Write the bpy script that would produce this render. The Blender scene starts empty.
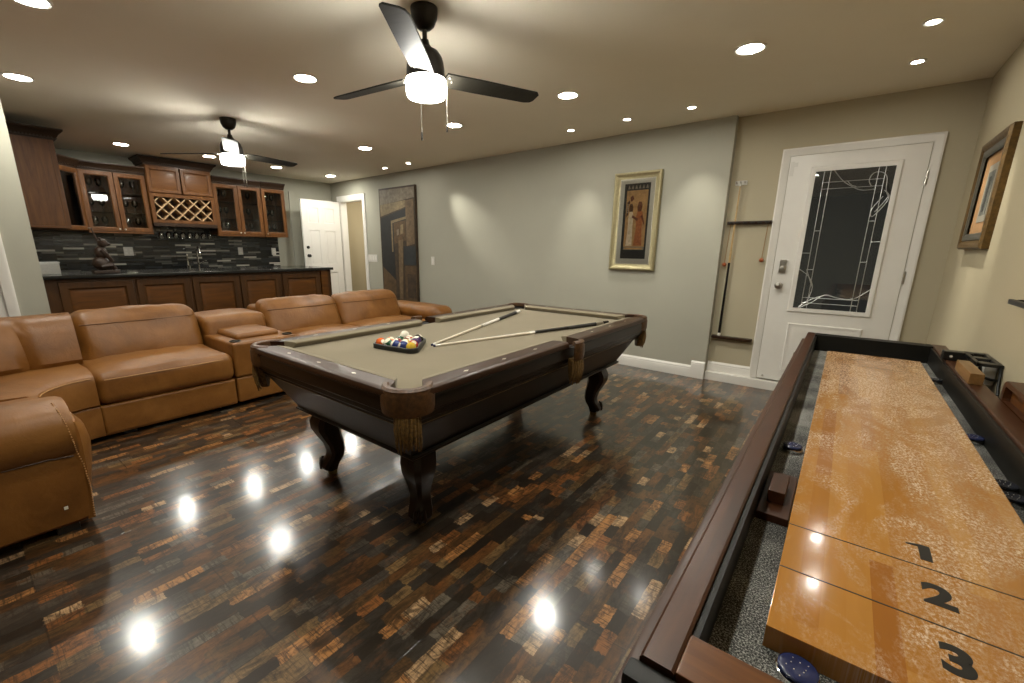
import bpy, bmesh, math, random
from mathutils import Vector, Matrix, noise, Euler
random.seed(7)
PI = math.pi
SC = bpy.context.scene
COL = SC.collection
R = math.radians

# ------------------------------------------------------------------ helpers
ORG = {}          # object -> world origin used for its mesh coordinates

def tag(o, label=None, cat=None, group=None, kind=None):
    if label: o['label'] = label
    if cat: o['category'] = cat
    if group: o['group'] = group
    if kind: o['kind'] = kind
    return o

def thing(name, label, cat, loc, group=None, kind=None):
    o = bpy.data.objects.new(name, None)
    o.empty_display_size = 0.05
    COL.objects.link(o)
    o.location = loc
    ORG[o] = Vector(loc)
    return tag(o, label, cat, group, kind)

def ob(name, bm, mat, parent=None, loc=None, xf=None, sharp=35, label=None):
    """links bm (world coordinates) as ONE mesh object"""
    if xf is not None:
        bmesh.ops.transform(bm, matrix=xf, verts=bm.verts)
    if parent is not None:
        org = ORG[parent]
    else:
        org = Vector(loc) if loc else Vector((0, 0, 0))
    bmesh.ops.translate(bm, vec=-org, verts=bm.verts)
    bmesh.ops.recalc_face_normals(bm, faces=bm.faces)
    me = bpy.data.meshes.new(name)
    bm.to_mesh(me); bm.free()
    for m in (mat if isinstance(mat, (list, tuple)) else [mat]):
        me.materials.append(m)
    if sharp:
        me.polygons.foreach_set('use_smooth', [True] * len(me.polygons))
        me.set_sharp_from_angle(angle=R(sharp))
    o = bpy.data.objects.new(name, me)
    COL.objects.link(o)
    if sharp:
        wn = o.modifiers.new('weighted_normals', 'WEIGHTED_NORMAL'); wn.keep_sharp = True
    if parent is not None:
        o.parent = parent
    else:
        o.location = org
    ORG[o] = org
    if label: o['label'] = label
    return o

def dup(src, delta, label=None, group=None, parent=None):
    c = src.copy(); COL.objects.link(c)
    if parent is not None: c.parent = parent
    if delta is not None: c.location = src.location + Vector(delta)
    if label: c['label'] = label
    if group: c['group'] = group
    for ch in [x for x in COL.objects if x.parent == src]:
        dup(ch, None, parent=c)
    return c

def struct(name, bm, mat, label=None, parent=None, xf=None, sharp=35):
    o = ob(name, bm, mat, parent, xf=xf, sharp=sharp)
    if parent is None: tag(o, label, None, None, 'structure')
    return o

def BM(): return bmesh.new()

def box(bm, x0, x1, y0, y1, z0, z1, bev=0, seg=2, mi=0):
    vs = [bm.verts.new((x, y, z)) for x in (x0, x1) for y in (y0, y1) for z in (z0, z1)]
    idx = [(0, 1, 3, 2), (4, 6, 7, 5), (0, 4, 5, 1), (2, 3, 7, 6), (0, 2, 6, 4), (1, 5, 7, 3)]
    fs = [bm.faces.new([vs[i] for i in f]) for f in idx]
    for f in fs: f.material_index = mi
    if bev:
        es = list({e for f in fs for e in f.edges})
        bmesh.ops.bevel(bm, geom=es, offset=bev, segments=seg, affect='EDGES', profile=.6)
    return vs

def frame_of(d):
    d = d.normalized()
    u = Vector((0, 0, 1)) if abs(d.z) < .9 else Vector((1, 0, 0))
    a = d.cross(u).normalized(); b = d.cross(a).normalized()
    return a, b

def ring(bm, c, a, b, ra, rb, n):
    return [bm.verts.new(c + a * (ra * math.cos(2 * PI * i / n)) + b * (rb * math.sin(2 * PI * i / n))) for i in range(n)]

def skin(bm, rings, cap=True, closed=False, mi=0):
    n = len(rings[0])
    pairs = list(zip(rings[:-1], rings[1:]))
    if closed: pairs.append((rings[-1], rings[0]))
    for r0, r1 in pairs:
        for i in range(n):
            bm.faces.new((r0[i], r0[(i + 1) % n], r1[(i + 1) % n], r1[i])).material_index = mi
    if cap and not closed:
        bm.faces.new(list(reversed(rings[0]))).material_index = mi
        bm.faces.new(rings[-1]).material_index = mi

def tube(bm, pts, r, n=8, mi=0):
    pts = [Vector(p) for p in pts]
    rs = r if isinstance(r, (list, tuple)) else [r] * len(pts)
    rings = []
    a0 = None
    for i, p in enumerate(pts):
        d = (pts[min(i + 1, len(pts) - 1)] - pts[max(i - 1, 0)])
        a, b = frame_of(d)
        if a0 is not None:
            a = (a0 - d.normalized() * a0.dot(d.normalized())).normalized()
            b = d.normalized().cross(a).normalized()
        a0 = a
        rings.append(ring(bm, p, a, b, rs[i], rs[i], n))
    skin(bm, rings, mi=mi)

def lathe(bm, prof, c=(0, 0, 0), n=24, axis=(0, 0, 1), mi=0, cap=True):
    """prof: list of (radius, height along axis)"""
    ax = Vector(axis).normalized(); a, b = frame_of(ax); c = Vector(c)
    rings = [ring(bm, c + ax * z, a, b, max(r, 1e-4), max(r, 1e-4), n) for r, z in prof]
    skin(bm, rings, cap=cap, mi=mi)

def prism(bm, poly, z0, z1, mi=0):
    lo = [bm.verts.new((x, y, z0)) for x, y in poly]
    hi = [bm.verts.new((x, y, z1)) for x, y in poly]
    skin(bm, [lo, hi], mi=mi)

def sweep(bm, prof, path, closed=False, mi=0):
    """prof: closed polygon of (offset to the left of the path, z); path: [(x, y)]; mitred corners"""
    n = len(path); P = [Vector(p) for p in path]; rings = []
    for i in range(n):
        if closed or 0 < i < n - 1:
            d0 = (P[i] - P[i - 1]).normalized(); d1 = (P[(i + 1) % n] - P[i]).normalized()
        elif i == 0: d0 = d1 = (P[1] - P[0]).normalized()
        else: d0 = d1 = (P[-1] - P[-2]).normalized()
        n0 = Vector((-d0.y, d0.x)); n1 = Vector((-d1.y, d1.x))
        m = n0 + n1; m = m / max(m.dot(n0), .2)
        rings.append([bm.verts.new((P[i].x + m.x * o, P[i].y + m.y * o, z)) for o, z in prof])
    skin(bm, rings, closed=closed, mi=mi)

def puff(bm, x0, x1, y0, y1, z0, z1, r=.06, b=(.02, .02, .02), m=14, k=3, wr=0.0, seed=0, fn=None):
    """upholstered cushion: rounded box whose faces bulge, with soft wrinkles"""
    c = Vector(((x0 + x1) / 2, (y0 + y1) / 2, (z0 + z1) / 2)); h = Vector(((x1 - x0) / 2, (y1 - y0) / 2, (z1 - z0) / 2))
    r = min(r, h.x * .98, h.y * .98, h.z * .98)
    def ticks(H):
        t = [-H + r * i / k for i in range(k + 1)]
        mid = max(0.0, 2 * (H - r))
        t += [-H + r + mid * i / m for i in range(1, m)]
        t += [H - r + r * i / k for i in range(k + 1)]
        return t
    T = [ticks(h[i]) for i in range(3)]
    cache = {}
    def vert(p):
        key = (round(p.x, 5), round(p.y, 5), round(p.z, 5))
        if key in cache: return cache[key]
        inn = Vector([max(-h[i] + r, min(h[i] - r, p[i])) for i in range(3)])
        d = p - inn
        q = inn + d.normalized() * r if d.length > 1e-9 else p.copy()
        nn = d.normalized() if d.length > 1e-9 else Vector((0, 0, 1))
        u = Vector([p[i] / h[i] for i in range(3)])
        for i in range(3):
            j, l = (i + 1) % 3, (i + 2) % 3
            q[i] += b[i] * (1 if u[i] > 0 else -1) * (abs(u[i]) ** 3) * (1 - u[j] ** 2) * (1 - u[l] ** 2)
        w = q + c
        if wr:
            s = noise.noise(Vector((w.x * 4 + seed * 3.1, w.y * 6.5, w.z * 4))) + .55 * noise.noise(Vector((w.x * 9, w.y * 15 + seed, w.z * 7)))
            w = w + nn * s * wr
        if fn: w = fn(w)
        cache[key] = bm.verts.new(w)
        return cache[key]
    for i in range(3):
        j, l = (i + 1) % 3, (i + 2) % 3
        for s in (-1, 1):
            for a in range(len(T[j]) - 1):
                for e in range(len(T[l]) - 1):
                    vs = []
                    for da, de in ((0, 0), (1, 0), (1, 1), (0, 1)):
                        p = Vector((0, 0, 0)); p[i] = s * h[i]; p[j] = T[j][a + da]; p[l] = T[l][e + de]
                        v = vert(p)
                        if v not in vs: vs.append(v)
                    if len(vs) >= 3:
                        try: bm.faces.new(vs)
                        except ValueError: pass

def rect_frame(bm, p, u, v, n, w, h, prof):
    """mitred frame; p lower-left corner, u/v/n axes, prof closed polygon of (inset, out)"""
    p, u, v, n = Vector(p), Vector(u), Vector(v), Vector(n)
    rings = []
    for sx, sy in ((0, 0), (1, 0), (1, 1), (0, 1)):
        rings.append([bm.verts.new(p + u * (w * sx + (i if sx == 0 else -i)) + v * (h * sy + (i if sy == 0 else -i)) + n * o) for i, o in prof])
    skin(bm, rings, closed=True)

def slab(bm, p, u, v, n, w, h, t, mi=0, bev=0):
    """box on a plane: p lower-left, thickness t along n"""
    p, u, v, n = Vector(p), Vector(u), Vector(v), Vector(n)
    vs = [bm.verts.new(p + u * (w * a) + v * (h * b) + n * (t * c)) for a in (0, 1) for b in (0, 1) for c in (0, 1)]
    idx = [(0, 1, 3, 2), (4, 6, 7, 5), (0, 4, 5, 1), (2, 3, 7, 6), (0, 2, 6, 4), (1, 5, 7, 3)]
    fs = [bm.faces.new([vs[i] for i in f]) for f in idx]
    for f in fs: f.material_index = mi
    if bev:
        bmesh.ops.bevel(bm, geom=list({e for f in fs for e in f.edges}), offset=bev, segments=2, affect='EDGES')

def raised(bm, p, u, v, n, w, h, t, ins):
    """raised (positive t) field with sloped sides"""
    p, u, v, n = Vector(p), Vector(u), Vector(v), Vector(n)
    def lp(i, o): return [bm.verts.new(p + u * a + v * b + n * o) for a, b in ((i, i), (w - i, i), (w - i, h - i), (i, h - i))]
    skin(bm, [lp(0, 0), lp(ins, t)])

def polyplate(bm, pts, p, u, v, n, o0, o1, mi=0):
    p, u, v, n = Vector(p), Vector(u), Vector(v), Vector(n)
    lo = [bm.verts.new(p + u * a + v * b + n * o0) for a, b in pts]
    hi = [bm.verts.new(p + u * a + v * b + n * o1) for a, b in pts]
    skin(bm, [lo, hi], mi=mi)

# ------------------------------------------------------------------ materials
def srgb(h):
    h = h.lstrip('#')
    o = []
    for i in (0, 2, 4):
        c = int(h[i:i + 2], 16) / 255
        o.append(c / 12.92 if c <= .04045 else ((c + .055) / 1.055) ** 2.4)
    return (*o, 1)

class Mat:
    def __init__(s, name):
        s.m = bpy.data.materials.new(name); s.m.use_nodes = True
        s.nt = s.m.node_tree; s.n = s.nt.nodes; s.l = s.nt.links
        s.b = s.n['Principled BSDF']
    def node(s, t, **k):
        n = s.n.new(t)
        for a, v in k.items():
            if a.startswith('i_'):
                key = a[2:]; key = int(key) if key.isdigit() else key
                n.inputs[key].default_value = v
            else: setattr(n, a, v)
        return n
    def link(s, a, b): s.l.new(a, b)
    def set(s, **k):
        for a, v in k.items(): s.b.inputs[a.replace('_', ' ')].default_value = v
        return s
    def coord(s, scale=(1, 1, 1), rot=(0, 0, 0), out='Object'):
        tc = s.node('ShaderNodeTexCoord'); mp = s.node('ShaderNodeMapping')
        mp.inputs['Scale'].default_value = scale; mp.inputs['Rotation'].default_value = rot
        s.link(tc.outputs[out], mp.inputs['Vector']); return mp.outputs[0]
    def ramp(s, fac, stops, interp='LINEAR'):
        r = s.node('ShaderNodeValToRGB'); cr = r.color_ramp; cr.interpolation = interp
        while len(cr.elements) < len(stops): cr.elements.new(.5)
        for e, (p, c) in zip(cr.elements, stops): e.position = p; e.color = c
        s.link(fac, r.inputs[0]); return r.outputs[0]
    def noise(s, vec, scale=5, detail=4, rough=.6, dist=0):
        n = s.node('ShaderNodeTexNoise'); s.link(vec, n.inputs['Vector'])
        n.inputs['Scale'].default_value = scale; n.inputs['Detail'].default_value = detail
        n.inputs['Roughness'].default_value = rough; n.inputs['Distortion'].default_value = dist
        return n.outputs[0]
    def mix(s, fac, a, b, mode='MIX'):
        n = s.node('ShaderNodeMix', data_type='RGBA', blend_type=mode)
        for sock, v in ((n.inputs[0], fac), (n.inputs[6], a), (n.inputs[7], b)):
            if hasattr(v, 'is_linked'): s.link(v, sock)
            else: sock.default_value = v
        return n.outputs[2]
    def math(s, op, a, b=None):
        n = s.node('ShaderNodeMath', operation=op)
        for i, v in enumerate((a, b)):
            if v is None: continue
            if hasattr(v, 'is_linked'): s.link(v, n.inputs[i])
            else: n.inputs[i].default_value = v
        return n.outputs[0]
    def bump(s, h, strength=.3, dist=.01):
        b = s.node('ShaderNodeBump'); b.inputs['Strength'].default_value = strength; b.inputs['Distance'].default_value = dist
        s.link(h, b.inputs['Height']); s.link(b.outputs[0], s.b.inputs['Normal'])
    def color(s, c): s.link(c, s.b.inputs['Base Color'])

def plain(name, col, rough=.5, metal=0, var=.06, scale=30, bump=0, **k):
    m = Mat(name); c = srgb(col) if isinstance(col, str) else col
    v = m.coord()
    n = m.noise(v, scale, 3)
    d = tuple(x * (1 - var) for x in c[:3]) + (1,); e = tuple(min(1, x * (1 + var)) for x in c[:3]) + (1,)
    m.color(m.ramp(n, [(.3, d), (.7, e)]))
    m.set(Roughness=rough, Metallic=metal, **k)
    if bump: m.bump(n, bump, .004)
    return m.m

def wood(name, dark, light, axis='z', scale=1.0, rough=.35, coat=.2, contrast=(.3, .72)):
    m = Mat(name)
    s = {'x': (1.2, 14, 14), 'y': (14, 1.2, 14), 'z': (14, 14, 1.2)}[axis]
    v = m.coord(tuple(q * scale for q in s))
    n1 = m.noise(v, 2.2, 6, .65, .6)
    v2 = m.coord()
    n2 = m.noise(v2, 3.0, 2)
    c = m.ramp(n1, [(contrast[0], srgb(dark)), (contrast[1], srgb(light))])
    c = m.mix(m.math('MULTIPLY', n2, .45), c, srgb(dark))
    m.color(c); m.set(Roughness=rough, Coat_Weight=coat, Coat_Roughness=.15, Specular_IOR_Level=.28)
    m.bump(n1, .06, .002)
    return m.m

def emis(name, col, st):
    m = Mat(name); m.set(Base_Color=(.8, .8, .8, 1), Emission_Color=col, Emission_Strength=st, Roughness=.5)
    return m.m

M = {}
def wallmat(name, col, sc=9):
    m = Mat(name); v = m.coord()
    n = m.noise(v, 2.0, 3); c = srgb(col)
    m.color(m.ramp(n, [(.3, tuple(x * .97 for x in c[:3]) + (1,)), (.7, c)]))
    m.set(Roughness=.75, Specular_IOR_Level=.25)
    m.bump(m.noise(v, 60, 4), .12, .004)
    return m.m
M['wall'] = wallmat('wall_paint', '#a3a193')
M['wallwarm'] = wallmat('wall_paint_warm', '#ada287')
M['walltan'] = wallmat('wall_paint_tan', '#b0a78f')
M['ceil'] = wallmat('ceiling_paint', '#ebe4d3')
M['white'] = plain('white_gloss_paint', '#dddad3', .32, var=.02, scale=6)
M['steel'] = plain('satin_nickel', '#b9b4aa', .28, 1, .05)
M['chrome'] = plain('chrome', '#d8d8d8', .08, 1, .02)
M['black'] = plain('black_metal', '#16150f', .4, .3, .2, 20)
M['blackplastic'] = plain('black_plastic', '#141413', .35, 0, .2)
M['bronze'] = plain('oil_rubbed_bronze', '#2b2823', .38, .7, .2, 25)
M['plate'] = plain('switch_plate', '#cfccc4', .35, 0, .02)
M['blade'] = wood('fan_blade', '#17150f', '#2a271f', 'x', 1.5, .6, 0)
M['cabz'] = wood('cabinet_wood', '#48290e', '#70471f', 'z', 1.0, .45, .06)
M['caby'] = wood('cabinet_wood_rail', '#48290e', '#70471f', 'y', 1.0, .45, .06)
M['crown'] = wood('crown_wood', '#20150c', '#3d2918', 'y', 1.0, .5, 0)
M['bar'] = wood('bar_front_wood', '#40250b', '#6b4012', 'y', .8, .42, .08)
M['barz'] = wood('bar_stile_wood', '#321f0c', '#543310', 'z', .8, .45, .06)
M['cabin'] = plain('cabinet_inside', '#241a12', .6)
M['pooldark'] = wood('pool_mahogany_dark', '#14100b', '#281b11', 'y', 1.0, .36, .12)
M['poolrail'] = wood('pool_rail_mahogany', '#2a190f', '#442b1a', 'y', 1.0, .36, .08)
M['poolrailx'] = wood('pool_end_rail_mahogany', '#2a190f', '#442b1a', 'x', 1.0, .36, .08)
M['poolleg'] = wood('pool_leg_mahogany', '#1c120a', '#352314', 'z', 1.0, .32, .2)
M['brass'] = plain('aged_brass', '#a08a5c', .35, 1, .15)
M['sight'] = plain('pearl_inlay', '#e6e0cf', .25, 0, .03)
M['shufrail'] = wood('shuffleboard_rail', '#331c0e', '#512f18', 'y', 1.0, .36, .03)
M['shufend'] = wood('shuffleboard_end_rail', '#4a2a10', '#76481f', 'x', 1.0, .3, .3)
M['shufblack'] = plain('shuffleboard_black_lacquer', '#12110d', .45, 0, .15, 12, Specular_IOR_Level=.3)
M['bluecap'] = plain('blue_plastic', '#20284e', .25, 0, .1)
M['darkcap'] = plain('dark_blue_plastic', '#191c26', .25, 0, .1)
M['ink'] = plain('black_ink', '#14110d', .5)
M['goldframe'] = plain('champagne_gold', '#a19774', .36, .6, .1, 40)
M['matboard'] = plain('grey_matboard', '#d8d2bf', .8, 0, .03)
M['antique'] = plain('antique_gold', '#5a431b', .45, .4, .35, 45, bump=.3)
M['pewter'] = plain('dark_pewter', '#524f45', .4, .5, .25, 40)
M['tan'] = plain('tan_paper', '#a57d52', .8, 0, .1, 15)
M['granite'] = None

def leather():
    m = Mat('brown_leather'); v = m.coord()
    n = m.noise(v, 2.6, 5, .6, .4); f = m.noise(v, 90, 4, .6); w = m.noise(v, 9, 4, .6, 1.2)
    c = m.ramp(n, [(.28, srgb("#5f3b14")), (.5, srgb("#784d1e")), (.75, srgb("#895d2c"))])
    c = m.mix(m.math('MULTIPLY', m.ramp(w, [(.55, (0, 0, 0, 1)), (.8, (1, 1, 1, 1))]), .25), c, srgb('#8f6130'))
    m.color(c); m.set(Roughness=.45, Specular_IOR_Level=.36, Coat_Weight=.06, Coat_Roughness=.35)
    h = m.math('ADD', m.math('MULTIPLY', f, .25), m.math('MULTIPLY', w, 1.0))
    m.bump(h, .22, .012); return m.m
M['leather'] = leather()
M['seamdark'] = plain('leather_seam', '#644016', .6)
M['thread'] = plain('tan_thread', '#a87b47', .6)
M['leatherdk'] = plain('pocket_leather', '#4b3016', .42, 0, .4, 60, bump=.5)
M['leatherfr'] = plain('pocket_fringe_leather', '#664c24', .6, 0, .6, 90, bump=.8)
M['pockethole'] = plain('pocket_hole_dark', '#0d0b09', .7)

def cloth():
    m = Mat('tan_billiard_cloth'); v = m.coord()
    n = m.noise(v, 400, 2); b = m.noise(v, 3, 2)
    c = m.ramp(b, [(.3, srgb('#786e59')), (.7, srgb('#7f7560'))])
    c = m.mix(m.math('MULTIPLY', n, .12), c, srgb('#655c49'))
    m.color(c); m.set(Roughness=.95, Specular_IOR_Level=.1, Sheen_Weight=.2); m.bump(n, .1, .001); return m.m
M['cloth'] = cloth()

def floormat():
    m = Mat('distressed_strip_floor')
    v0 = m.coord((1, 1, 1), (0, 0, R(90)))     # brick rows run along the room's y axis
    # ragged strip edges
    nz = m.node('ShaderNodeTexNoise'); m.link(m.coord(), nz.inputs['Vector']); nz.inputs['Scale'].default_value = 45; nz.inputs['Detail'].default_value = 3
    off = m.node('ShaderNodeVectorMath', operation='MULTIPLY_ADD'); m.link(nz.outputs['Color'], off.inputs[0]); off.inputs[1].default_value = (.030, .010, 0); off.inputs[2].default_value = (-.015, -.005, 0)
    ad = m.node('ShaderNodeVectorMath', operation='ADD'); m.link(v0, ad.inputs[0]); m.link(off.outputs[0], ad.inputs[1]); v = ad.outputs[0]
    def brick(w, h, off_, freq, vec, c1=(0, 0, 0, 1), c2=(1, 1, 1, 1), mort=0.0):
        b = m.node('ShaderNodeTexBrick'); b.offset = off_; b.offset_frequency = freq
        b.inputs['Brick Width'].default_value = w; b.inputs['Row Height'].default_value = h
        b.inputs['Scale'].default_value = 1; b.inputs['Mortar Size'].default_value = mort; b.inputs['Mortar Smooth'].default_value = .1
        b.inputs['Color1'].default_value = c1; b.inputs['Color2'].default_value = c2; b.inputs['Mortar'].default_value = (0, 0, 0, 1)
        b.inputs['Bias'].default_value = 0
        m.link(vec, b.inputs['Vector']); return b
    strip = brick(.23, .0475, .37, 2, v)
    strip2 = brick(.105, .0475, .61, 3, v)
    gate = brick(.55, .0475, .23, 3, v)
    sel = m.math('GREATER_THAN', gate.outputs['Color'], .55)
    rnd = m.mix(sel, strip.outputs['Color'], strip2.outputs['Color'])
    pal = m.ramp(rnd, [(0, srgb('#2b231a')), (.13, srgb('#5a3c20')), (.23, srgb('#353029')), (.34, srgb('#6e4724')), (.43, srgb('#3d372f')), (.52, srgb('#5f4426')),
                       (.62, srgb('#7f6440')), (.70, srgb('#4d463d')), (.77, srgb('#915d31')), (.84, srgb('#6b6254')), (.90, srgb('#b7804a')), (.96, srgb('#c6a177'))], 'CONSTANT')
    light = m.ramp(rnd, [(.5, (.25, .25, .25, 1)), (.9, (1, 1, 1, 1))])
    g = m.noise(m.coord((40, 6, 1)), 1.4, 6, .7, .5)
    saw = m.noise(m.coord((10, 110, 1)), 1.0, 4, .7, .6)
    blot = m.noise(m.coord((30, 11, 1)), 1.0, 7, .78, 1.0)
    big = m.noise(m.coord((5, 2.2, 1)), 1.0, 3, .6)
    bl = m.math('ADD', blot, m.math('MULTIPLY', m.math('SUBTRACT', big, .5), .35))
    c = m.mix(m.ramp(bl, [(.42, (0, 0, 0, 1)), (.60, (.82, .82, .82, 1))]), pal, srgb('#211a13'))
    c = m.mix(m.ramp(g, [(.35, (0, 0, 0, 1)), (.75, (.45, .45, .45, 1))]), c, srgb('#1c160f'))
    c = m.mix(m.math('MULTIPLY', m.ramp(saw, [(.50, (0, 0, 0, 1)), (.60, (.8, .8, .8, 1))]), light), c, srgb('#2e2115'))
    rust = m.noise(m.coord((16, 7, 1)), 1.0, 5, .7)
    c = m.mix(m.ramp(rust, [(.55, (0, 0, 0, 1)), (.72, (.45, .45, .45, 1))]), c, srgb('#7d4c20'))
    board = brick(1.22, .19, .4, 2, v0, (1, 1, 1, 1), (1, 1, 1, 1), .0028)
    joint = board.outputs['Fac']
    c = m.mix(m.math('MULTIPLY', joint, .5), c, srgb('#17120d'))
    m.color(c)
    rr = m.noise(m.coord((2.2, 1.4, 1)), 1.6, 4)
    m.link(m.ramp(rr, [(.3, (.10,) * 3 + (1,)), (.7, (.17,) * 3 + (1,))]), m.b.inputs['Roughness'])
    m.set(Specular_IOR_Level=.5, Coat_Weight=.55, Coat_Roughness=.32)
    wav = m.noise(m.coord((3, 1.2, 1)), 2.0, 2)
    h = m.math('ADD', m.math('MULTIPLY', joint, -1.6), m.math('ADD', m.math('MULTIPLY', g, .10), m.math('MULTIPLY', wav, .35)))
    m.bump(h, .28, .003)
    return m.m
M['floor'] = floormat()

def mosaic():
    m = Mat('strip_mosaic_backsplash')
    tc = m.node('ShaderNodeTexCoord'); sp = m.node('ShaderNodeSeparateXYZ'); cb = m.node('ShaderNodeCombineXYZ')
    m.link(tc.outputs['Object'], sp.inputs[0]); m.link(sp.outputs[1], cb.inputs[0]); m.link(sp.outputs[2], cb.inputs[1])
    b = m.node('ShaderNodeTexBrick'); b.offset = .37; b.offset_frequency = 2
    for k, vv in (('Brick Width', .21), ('Row Height', .027), ('Scale', 1), ('Mortar Size', .0015)): b.inputs[k].default_value = vv
    b.inputs['Color1'].default_value = (0, 0, 0, 1); b.inputs['Color2'].default_value = (1, 1, 1, 1); b.inputs['Mortar'].default_value = (.05,) * 3 + (1,)
    m.link(cb.outputs[0], b.inputs['Vector'])
    c = m.ramp(b.outputs['Color'], [(0, srgb('#17191a')), (.3, srgb('#2c2f30')), (.5, srgb('#1c1d1d')), (.62, srgb('#4a4a46')), (.76, srgb('#232526')), (.84, srgb('#77756d')), (.93, srgb('#b5b1a6'))], 'CONSTANT')
    m.color(c); m.set(Roughness=.2, Specular_IOR_Level=.6)
    m.bump(b.outputs['Fac'], -.3, .002); return m.m
M['mosaic'] = mosaic()

def granite():
    m = Mat('black_granite'); v = m.coord(); n = m.noise(v, 140, 3, .7)
    m.color(m.ramp(n, [(.45, srgb('#0c0d0d')), (.75, srgb('#2d3030'))])); m.set(Roughness=.12, Specular_IOR_Level=.6); return m.m
M['granite'] = granite()

def playfield():
    m = Mat('butcher_block_playfield')
    v = m.coord((1, 1, 1), (0, 0, R(90)))
    b = m.node('ShaderNodeTexBrick'); b.offset = .43; b.offset_frequency = 2
    for k, vv in (('Brick Width', .62), ('Row Height', .034), ('Scale', 1), ('Mortar Size', .0)): b.inputs[k].default_value = vv
    b.inputs['Color1'].default_value = (0, 0, 0, 1); b.inputs['Color2'].default_value = (1, 1, 1, 1); m.link(v, b.inputs['Vector'])
    c = m.ramp(b.outputs['Color'], [(0, srgb('#a46f2c')), (.35, srgb('#ab7632')), (.7, srgb('#b5823d')), (1, srgb('#986127'))])
    g = m.noise(m.coord((40, 2.5, 8)), 1.5, 5, .6, .4)
    c = m.mix(m.math('MULTIPLY', g, .4), c, srgb('#8a5522'))
    # scattered shuffleboard wax, thicker towards the far half of the board
    p1 = m.noise(m.coord((7, 3.2, 1)), 1.0, 5, .65, .8); p2 = m.noise(m.coord((190, 120, 1)), 1.0, 4, .85)
    tc = m.node('ShaderNodeTexCoord'); sp = m.node('ShaderNodeSeparateXYZ'); m.link(tc.outputs['Object'], sp.inputs[0])
    far = m.node('ShaderNodeMapRange'); m.link(sp.outputs[1], far.inputs[0])
    for i, q in enumerate((-1.35, .4, -.09, .15)): far.inputs[i + 1].default_value = q
    f = m.math('ADD', p1, far.outputs[0])
    f = m.ramp(f, [(.42, (0, 0, 0, 1)), (.68, (1, 1, 1, 1))])
    f = m.math('MULTIPLY', f, m.ramp(p2, [(.44, (0, 0, 0, 1)), (.62, (.72, .72, .72, 1))]))
    c = m.mix(f, c, srgb('#e2d3bd'))
    m.color(c)
    m.link(m.mix(f, (.12, .12, .12, 1), (.6, .6, .6, 1)), m.b.inputs['Roughness'])
    m.set(Specular_IOR_Level=.5, Coat_Weight=.3, Coat_Roughness=.05)
    m.bump(f, .15, .001)
    return m.m
M['field'] = playfield()

def gutter():
    m = Mat('speckled_gutter_carpet'); v = m.coord()
    n = m.noise(v, 330, 3, .7); big = m.noise(v, 6, 3)
    k = m.math('ADD', n, m.math('MULTIPLY', m.math('SUBTRACT', big, .5), .35))
    m.color(m.ramp(k, [(.38, srgb('#1a1a1a')), (.50, srgb('#4c4c49')), (.62, srgb('#b5b5ae'))]))
    m.set(Roughness=.95); m.bump(n, .5, .002); return m.m
M['gutter'] = gutter()

def glass(name, rough=.0, col=(1, 1, 1, 1), ior=1.45):
    # thin pane: clear with fresnel reflections, so that light passes straight through
    m = Mat(name)
    tr = m.node('ShaderNodeBsdfTransparent'); tr.inputs[0].default_value = col
    gl = m.node('ShaderNodeBsdfGlossy'); gl.inputs['Roughness'].default_value = rough
    fr = m.node('ShaderNodeFresnel'); fr.inputs[0].default_value = ior
    mx = m.node('ShaderNodeMixShader'); m.link(fr.outputs[0], mx.inputs[0]); m.link(tr.outputs[0], mx.inputs[1]); m.link(gl.outputs[0], mx.inputs[2])
    m.link(mx.outputs[0], m.n['Material Output'].inputs['Surface']); return m.m
M['glass'] = glass('clear_glass', 0, (.97, .97, .97, 1), 2.2)
M['doorglass'] = glass('door_glass', .02, (.75, .76, .74, 1), 2.0)
M['cabglass'] = glass('cabinet_glass', .0, (.9, .9, .9, 1))
M['lens'] = emis('downlight_lens', (1, .975, .87, 1), 100)
M['spotlens'] = emis('spotlight_lens', (1, .95, .85, 1), 60)
M['fanlens'] = emis('fan_light_glass', (1, .97, .88, 1), 40)
M['fanbottom'] = emis('fan_diffuser_glass', (1, .97, .88, 1), 9)
M['statue'] = plain('carved_bronze', '#2b1a0c', .5, .1, .6, 60, bump=.8)
M['silver'] = plain('brushed_silver', '#b9bab8', .3, .8, .08, 60)
M['butt'] = plain('cue_butt_black', '#121110', .25, 0, .1)
M['maple'] = plain('cue_maple', '#d9cfbb', .3, 0, .05)
M['mapledark'] = plain('honey_maple', '#b39666', .35, 0, .08)
M['ivory'] = plain('cue_ferrule', '#e9e6dd', .3, 0, .02)
M['wrap'] = plain('cue_wrap', '#2a2724', .8, 0, .25, 200)
M['rack'] = wood('cue_rack_wood', '#24170d', '#40291a', 'x', 1, .4, .2)
M['orangeball'] = plain('chalk_ball', '#9a4f24', .3)
M['cord'] = plain('cord', '#8f6c40', .8)
M['rail_in'] = M['cloth']

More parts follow.
